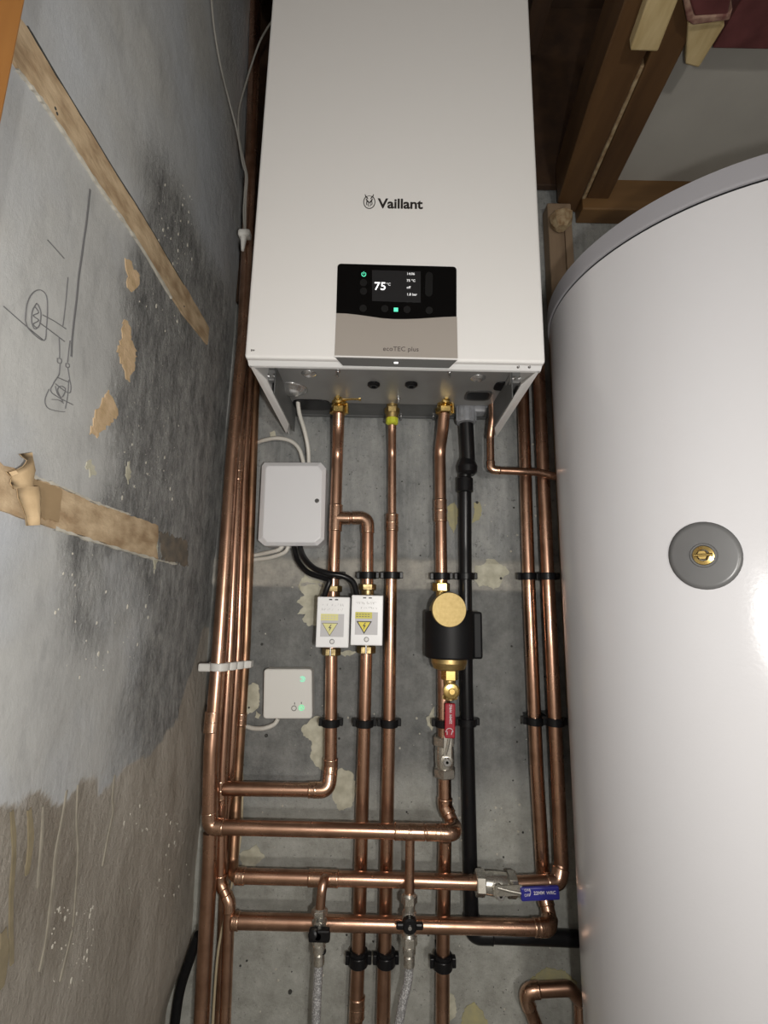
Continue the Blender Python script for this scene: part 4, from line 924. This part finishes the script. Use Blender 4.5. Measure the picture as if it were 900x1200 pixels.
# filling loop ------------------------------------------------------------------
def check_valve(label, px, y0, y1, off, wing):
    a, b = P(px, y0, off), P(px, y1, off); L = (a-b).length; ax = (a-b).normalized()
    t = thing('filling_valve', label, 'valve', b, 'filling loop valves')
    MB().lathe([(0.0085, 0), (0.011, 0.004), (0.011, L*0.2), (0.009, L*0.24), (0.009, L*0.34), (0.012, L*0.38), (0.012, L*0.62), (0.0095, L*0.66), (0.0095, L*0.78), (0.0115, L*0.8), (0.0115, L*0.95), (0.009, L)], b, ax, 20).build('body', M['nickel'], t)
    MB().hexnut(b+ax*L*0.88, ax, 0.0135, L*0.16).build('nut', M['nickel'], t)
    MB().hexnut(b+ax*L*0.10, ax, 0.0135, L*0.18).build('nut', M['nickel'], t)
    return t, b+ax*L*wing
t_, w_ = check_valve('nickel filling valve with black handle, left one over the lowest pipe', 374.5, 1063, 1105, 0.106, 0.42)
MB().box(w_+Vector((0.002, -0.016, 0)), (0.034, 0.012, 0.018), bev=0.003).lathe([(0.008, 0), (0.008, 0.012), (0.005, 0.014)], w_+Vector((0, -0.008, 0)), Yf, 14).build('handle', M['black'], t_)
MB().lathe([(0.007, 0), (0.007, 0.010), (0.004, 0.011)], w_+Vector((-0.006, -0.020, 0.004)), (-0.2, -1, 0.3), 12).build('handle_knob', M['black'], t_)
t_, w_ = check_valve('nickel filling valve with winged black handle, right one over the lowest pipe', 479.5, 1046, 1108, 0.106, 0.50)
mb = MB().lathe([(0.0115, 0.008), (0.0115, 0.020), (0.009, 0.022)], w_, Yf, 18)
for s in (-1, 1): mb.box(w_+Vector((s*0.014, -0.015, -0.001)), (0.016, 0.009, 0.010), bev=0.003)
mb.build('handle', M['black'], t_)
MB().lathe([(0.003, 0), (0.003, 0.002)], w_+Vector((0, -0.022, 0)), Yf, 10).build('handle_screw', M['steel'], t_)
hp = [P(373.5, 1126, 0.107), P(372.5, 1150, 0.108), P(371, 1180, 0.11), P(372, 1225, 0.112), P(390, 1285, 0.115), P(425, 1300, 0.115), P(455, 1270, 0.113), P(464, 1220, 0.111), P(472, 1175, 0.11), P(478, 1150, 0.108), P(479.5, 1128, 0.107)]
t_ = thing('braided_hose', 'silver braided filling hose looping down between the two filling valves', 'hose', P(425, 1300, 0.115))
MB().tube(smooth_path(hp, 10), 0.0072, 14).build('braid', M['braid'], t_)
for (px, ya, yb) in [(373.8, 1104, 1130), (479.5, 1107, 1132)]:
    a, b = P(px, ya, 0.106), P(px, yb, 0.107); L = (a-b).length; ax = (a-b).normalized()
    MB().lathe([(0.0085, 0), (0.009, 0.002), (0.0085, L*0.45), (0.0075, L*0.5), (0.0105, L*0.6), (0.0105, L*0.9), (0.008, L)], b, ax, 18).build('ferrule', M['nickel'], t_)
MB().lathe([(0.004, 0), (0.0045, 0.006), (0.003, 0.008)], P(376, 1114, 0.107), (1, -0.3, 0), 10).build('test_cap', M['black'], t_)
pipe('short curved copper stub from the upper crossing pipe to the left filling valve', [(381, 1030, 0.080), (380, 1031, 0.100), (377, 1044, 0.107), (375, 1068, 0.107)], r=0.0078, corners=[0.008, 0.014])
pipe('slim copper drop pipe from the wide crossing pipe to the right filling valve', [(480.5, 980, 0.10), (479.8, 1050, 0.105)], r=0.0078, corners=0.01, tees=[])

# condensate pipe -----------------------------------------------------------------
t_ = thing('condensate_pipe', 'black plastic waste pipe running down and turning right behind the cylinder', 'pipe', P(552, 1101, 0.05))
MB().tube([P(546.5, 495, 0.07), P(548, 525, 0.06), P(549, 545, 0.055)], [0.0142, 0.0142, 0.0142], 18).build('upper_tube', M['black'], t_)
MB().lathe([(0.014, 0), (0.0195, 0.006), (0.0205, 0.018), (0.0175, 0.026), (0.0145, 0.034)], P(548, 557, 0.055), P(547.5, 540, 0.055)-P(548, 557, 0.055), 24).build('socket', M['black'], t_)
MB().lathe([(0.014, 0), (0.0165, 0.001), (0.0165, 0.028), (0.014, 0.03)], P(545, 577, 0.052), Zp, 24).build('collar', M['black'], t_)
pth, sp_ = fillet([P(545, 556, 0.052), P(545.3, 640, 0.031), P(546.5, 800, 0.029), P(553, 1095, 0.029), P(720, 1101.5, 0.029)], [0.2, 0.2, 0.016])
MB().tube(pth, 0.0128, 20).build('lower_tube', M['black'], t_)
s0, s1_ = sp_[2]; seg = pth[s0:s1_+1]; mb = MB(); sleeve(mb, [seg[0]+Vector((0, 0, 0.014))]+seg+[seg[-1]+Vector((0.02, 0, 0))], 0.0128, 1.16); mb.build('elbow', M['black'], t_)
t_ = thing('condensate_trap', 'grey translucent condensate trap under the boiler above the black pipe', 'trap', P(548, 497, 0.075))
q = P(546, 495, 0.075)
MB().lathe([(0.019, -0.002), (0.020, 0.004), (0.020, 0.030), (0.023, 0.034), (0.023, 0.050), (0.018, ZP+0.008-q.z)], q, Zp, 14, False).build('cup', M['clear_plastic'], t_)
mb = MB().box(q+Vector((0.024, 0.0, 0.033)), (0.030, 0.030, 0.030), bev=0.004).box(q+Vector((0.036, 0.004, 0.040)), (0.016, 0.026, 0.022), bev=0.003); mb.build('side_housing', M['clear_plastic'], t_)
mb = MB()
for k in range(6):
    a = math.pi*(0.1+0.8*k/5)+math.pi; mb.box(q+Vector((0.020*math.cos(a), 0.020*math.sin(a), 0.016)), (0.003, 0.003, 0.03), Matrix.Rotation(a, 3, 'Z'))
mb.build('rib', M['clear_plastic'], t_)

# pipe clips -------------------------------------------------------------------------
def clip(label, px, py, off, r, h=0.0135, m='black', tall=False):
    c = P(px, py, off); t = thing('pipe_clip', label, 'pipe clip', (c.x, -0.002, c.z-h/2), 'black pipe clips')
    MB().lathe([(r*1.04, -h/2), (r*1.30, -h/2), (r*1.34, -h/2+0.001), (r*1.34, h/2-0.001), (r*1.30, h/2), (r*1.04, h/2)], c, Zp, 24).build('collar', M[m], t)
    MB().box((c.x, -(off-r)/2, c.z), (r*1.5, max(off-r*0.9, 0.006), h*0.9), bev=0.001).build('foot', M[m], t)
    mb = MB()
    for s, dd in ((-1, 0.0), (1, 0.001)): mb.box((c.x+s*(r*1.34+0.0022), c.y+0.002, c.z+dd), (0.007, 0.012, h*0.95), bev=0.0012)
    mb.build('latch', M[m], t)
    if tall: MB().lathe([(r*1.2, 0), (r*1.25, 0.006), (r*1.12, 0.007)], c+Vector((0, 0, h/2)), Zp, 20).build('lip', M[m], t)
for lab, px, py, off in [
    ('black pipe clip behind the black cables above the left motor valve', 391.5, 674.5, 0.05), ('black pipe clip on the branch pipe above the right motor valve', 431, 674.5, 0.05),
    ('upper black clip on the straight middle copper pipe', 459, 674.5, 0.045), ('black pipe clip on the copper pipe right above the brass filter', 517.3, 675.5, 0.05),
    ('upper black clip on the black waste pipe', 545.6, 675.5, 0.031), ('upper black clip on the left riser of the pair beside the cylinder', 619.3, 675.5, 0.045), ('upper black clip on the right riser of the pair beside the cylinder', 642, 675.5, 0.065),
    ('black pipe clip on the copper pipe under the left motor valve', 387.8, 846.5, 0.05), ('black pipe clip on the copper pipe under the right motor valve', 427.3, 847, 0.045),
    ('middle black clip on the straight middle copper pipe', 456, 847, 0.045), ('black pipe clip on the copper pipe behind the red lever', 520, 847, 0.047), ('lower black clip on the black waste pipe', 547.5, 846, 0.029),
    ('lower black clip on the left riser of the pair beside the cylinder', 626.5, 844.5, 0.045), ('lower black clip on the right riser of the pair beside the cylinder', 650.3, 845.5, 0.065)]:
    clip(lab, px, py, off, 0.0125 if 'waste' not in lab else 0.0132)
for lab, px, py in [('tall black clip on the copper pipe right of the left hose, near the bottom', 420, 1124), ('tall black clip on the middle copper pipe beside the right hose', 452.3, 1124), ('tall black clip on the copper pipe right of both hoses, near the bottom', 519, 1128)]:
    clip(lab, px, py, 0.045, 0.0125, 0.0155, tall=True)
# white four-way clip
t_ = thing('multi_pipe_clip', 'dirty white plastic clip holding the four left risers together', 'pipe clip', P(264, 787, 0.09))
for i, (px, py, off, r_) in enumerate([(257.8, 781, 0.0865, 0.0165), (269.8, 780, 0.062, 0.0125), (278.3, 779, 0.0375, 0.0118), (287.3, 778, 0.0182, 0.0122)]):
    c = P(px, py, off); MB().lathe([(r_*0.97, -0.007), (r_*1.05, -0.006), (r_*1.05, 0.006), (r_*0.97, 0.007)], c, Zp, 24).build('collar', M['plastic_warm'], t_)
a = P(242, 782, 0.082); MB().box(a, (0.028, 0.012, 0.0145), bev=0.003).build('end_lug', M['plastic_warm'], t_)
a = P(291, 778, 0.018); MB().box(a+Vector((0.004, 0, 0)), (0.008, 0.02, 0.013), bev=0.002).build('end_lug', M['plastic_warm'], t_)
MB().box(((P(245, 780, .02).x+P(290, 780, .02).x)/2, -0.012, P(268, 780, 0.02).z), (P(290, 780, .02).x-P(245, 780, .02).x, 0.02, 0.012)).build('base_rail', M['plastic_warm'], t_)

# junction box, hub, cables ---------------------------------------------------------------
OJ = 0.058
jb = thing('junction_box', 'white electrical junction box with chamfered corners left of the motor valves', 'junction box', P(342, 640, 0.0))
def oct_(pxs, off): return [P(a, b, off) for a, b in pxs]
outer = [(310, 542), (376, 542), (382, 549), (380, 632), (372, 639.5), (310, 639.5), (302.5, 633), (307, 546)]
inner = [(314, 546), (372, 546), (377, 552), (375.5, 630), (368, 635.5), (313, 635), (308, 629), (311.5, 549)]
A_ = oct_(outer, OJ-0.008); B_ = oct_(inner, OJ); n = 8; mb = MB()
bk = [Vector((p.x, -0.001, p.z)) for p in A_]
mb.add(A_+B_, [[i, n+i, n+(i+1) % n, (i+1) % n] for i in range(n)]); mb.add(B_, [list(range(n))])
lid_ = mb; mb2 = MB().add(bk+A_, [[i, n+i, n+(i+1) % n, (i+1) % n] for i in range(n)])
o = lid_.build('lid', M['plastic_white'], jb, weld=True, bevel=0.0015); o2 = mb2.build('body', M['plastic_white'], jb)
for oo in (o, o2):
    bm = bmesh.new(); bm.from_mesh(oo.data); bmesh.ops.recalc_face_normals(bm, faces=bm.faces); bm.to_mesh(oo.data); bm.free()
MB().lathe([(0.0045, 0), (0.0045, 0.0012), (0.003, 0.0016)], P(371.5, 587, OJ-0.001), Yf, 16).build('lid_screw', M['silver_dark'], jb)
OHB = 0.034
hub = thing('wireless_hub', 'small white square hub with green lights below the junction box', 'hub', P(337, 843, 0))
pts = arc(313, 788, 4, 180, 270)+arc(361.5, 788, 4, 270, 360)+arc(362, 838.5, 4, 0, 90)+arc(312, 838.5, 4, 90, 180)
hb = MB().prism(oct_(pts, OHB), (0, OHB-0.002, 0)).build('case', M['plastic_warm'], hub, bevel=0.003)
mmh = (P(340, 810, OHB)-P(350, 810, OHB)).length/10
q = P(353.2, 829.5, OHB+0.0003)
mb = MB(); mb.tube([q+Vector((0.0046*math.cos(2*math.pi*k/24), 0, 0.0046*math.sin(2*math.pi*k/24))) for k in range(25)], 0.0007, 6).build('green_button', M['glow_led'], hub)
MB().lathe([(0.0019, 0), (0.0016, 0.0006)], q, Yf, 16).build('button_centre', M['glow_led'], hub)
q = P(344.5, 830, OHB+0.0003); mb = MB(); mb.tube([q+Vector((0.0044*math.cos(2*math.pi*k/24), 0, 0.0044*math.sin(2*math.pi*k/24))) for k in range(25)], 0.0006, 6).build('plain_button', M['ink_soft'], hub)
MB().tube([P(345.2, 823, OHB+.0002), P(345.2, 825.5, OHB+.0002)], 0.0007, 6).tube([P(353.2, 822.6, OHB+.0002), P(353.2, 825, OHB+.0002)], 0.0007, 6).build('button_mark', M['silver_dark'], hub)
mb = MB()
for r_ in (1.4, 3.0): mb.tube([P(354.3+r_*math.cos(math.radians(a)), 795.8+r_*math.sin(math.radians(a)), OHB+.0002) for a in range(-150, 151, 20)], 0.0005, 6)
mb.build('signal_light', M['glow_green'], hub)
def cable(label, pts, r, m, name='cable', cat='cable', sub=8, group=None):
    w_ = [P(*p) if not isinstance(p, Vector) else p for p in pts]
    o = MB().tube(smooth_path(w_, sub), r, 10).build(name, M[m], None, label, cat, group); return o
cable('white cable dropping from the boiler into the top of the junction box', [(349, 470, 0.10), (351, 485, 0.085), (357, 505, 0.06), (361, 525, 0.045), (362, 546, 0.035)], 0.0042, 'cable_white')
cable('white cable arching from the left risers into the top of the junction box', [(293, 523, 0.0046), (300, 519.5, 0.006), (309, 516, 0.02), (325, 513.5, 0.032), (341, 517, 0.035), (351, 527, 0.036), (356.5, 546, 0.035)], 0.0042, 'cable_white')
cable('upper white cable leaving the junction box bottom towards the risers', [(333, 637, 0.03), (327, 644, 0.03), (314, 647.5, 0.02), (302, 650, 0.007), (290, 652, 0.0046)], 0.0042, 'cable_white')
cable('lower white cable leaving the junction box bottom towards the risers', [(339, 637, 0.03), (334, 647, 0.03), (318, 653, 0.02), (302, 655.5, 0.007), (290, 657, 0.0046)], 0.0042, 'cable_white')
cable('white cable curving from below the hub to the risers', [(326, 842, 0.018), (321, 849, 0.018), (309, 853.5, 0.018), (297, 853.5, 0.010), (288, 851, 0.0046), (280, 848, 0.0046)], 0.0042, 'cable_white')
cable('black cable from the junction box to the left motor valve', [(344, 637, 0.032), (348, 655, 0.05), (360, 670, 0.070), (378, 677, 0.082), (386, 680, 0.088), (383, 690, 0.088), (379, 702, 0.084)], 0.0055, 'black')
cable('black cable from the junction box across to the right motor valve', [(351, 637, 0.034), (355, 651, 0.060), (367, 665, 0.085), (384, 672, 0.099), (402, 675, 0.098), (414, 683, 0.092), (419, 700, 0.084)], 0.0055, 'black')
cable('thin cream cable hanging behind the crossing pipes at the left risers', [(283, 890, 0.02), (284, 930, 0.022), (282, 980, 0.025), (274, 1025, 0.03), (262, 1080, 0.05), (254, 1130, 0.045), (247, 1240, 0.04)], 0.0022, 'cable_cream')
cable('black hose behind the riser at the bottom left corner', [(233, 1095, 0.04), (222, 1125, 0.035), (210, 1165, 0.03), (202, 1225, 0.03)], 0.0085, 'black_matt', 'rubber_hose', 'hose')
t_ = thing('cable_block', 'small white plastic terminal on the wall beside the boiler', 'terminal', P(287, 290, 0.1))
MB().box(P(287, 275, 0.10), (0.026, 0.02, 0.016), bev=0.005).build('body', M['plastic_warm'], t_)
MB().lathe([(0.007, 0), (0.003, 0.03)], P(285.5, 279, 0.10), (0, 0, -1), 12).build('spigot', M['plastic_warm'], t_)
cable('thin grey cable hanging from the top along the left wall', [onx(246, -30, XL+0.006), onx(250, 25, XL+0.006), onx(258, 75, XL+0.006), onx(269, 120, XL+0.008), (278, 155, 0.13), (284, 190, 0.115), (288, 205, 0.11), (287, 225, 0.105), (285.5, 250, 0.10), (287, 272, 0.10)], 0.0021, 'cable_grey')
cable('thin grey cable curving out from behind the boiler top left', [(322, 20, 0.10), (312, 35, 0.11), (302, 55, 0.11), (289, 95, 0.11), (280, 130, 0.11), (280, 160, 0.11), (286, 190, 0.108), (289.5, 208, 0.106), (288, 235, 0.104), (287.5, 272, 0.10)], 0.0021, 'cable_grey')
print('objects', len(bpy.data.objects))
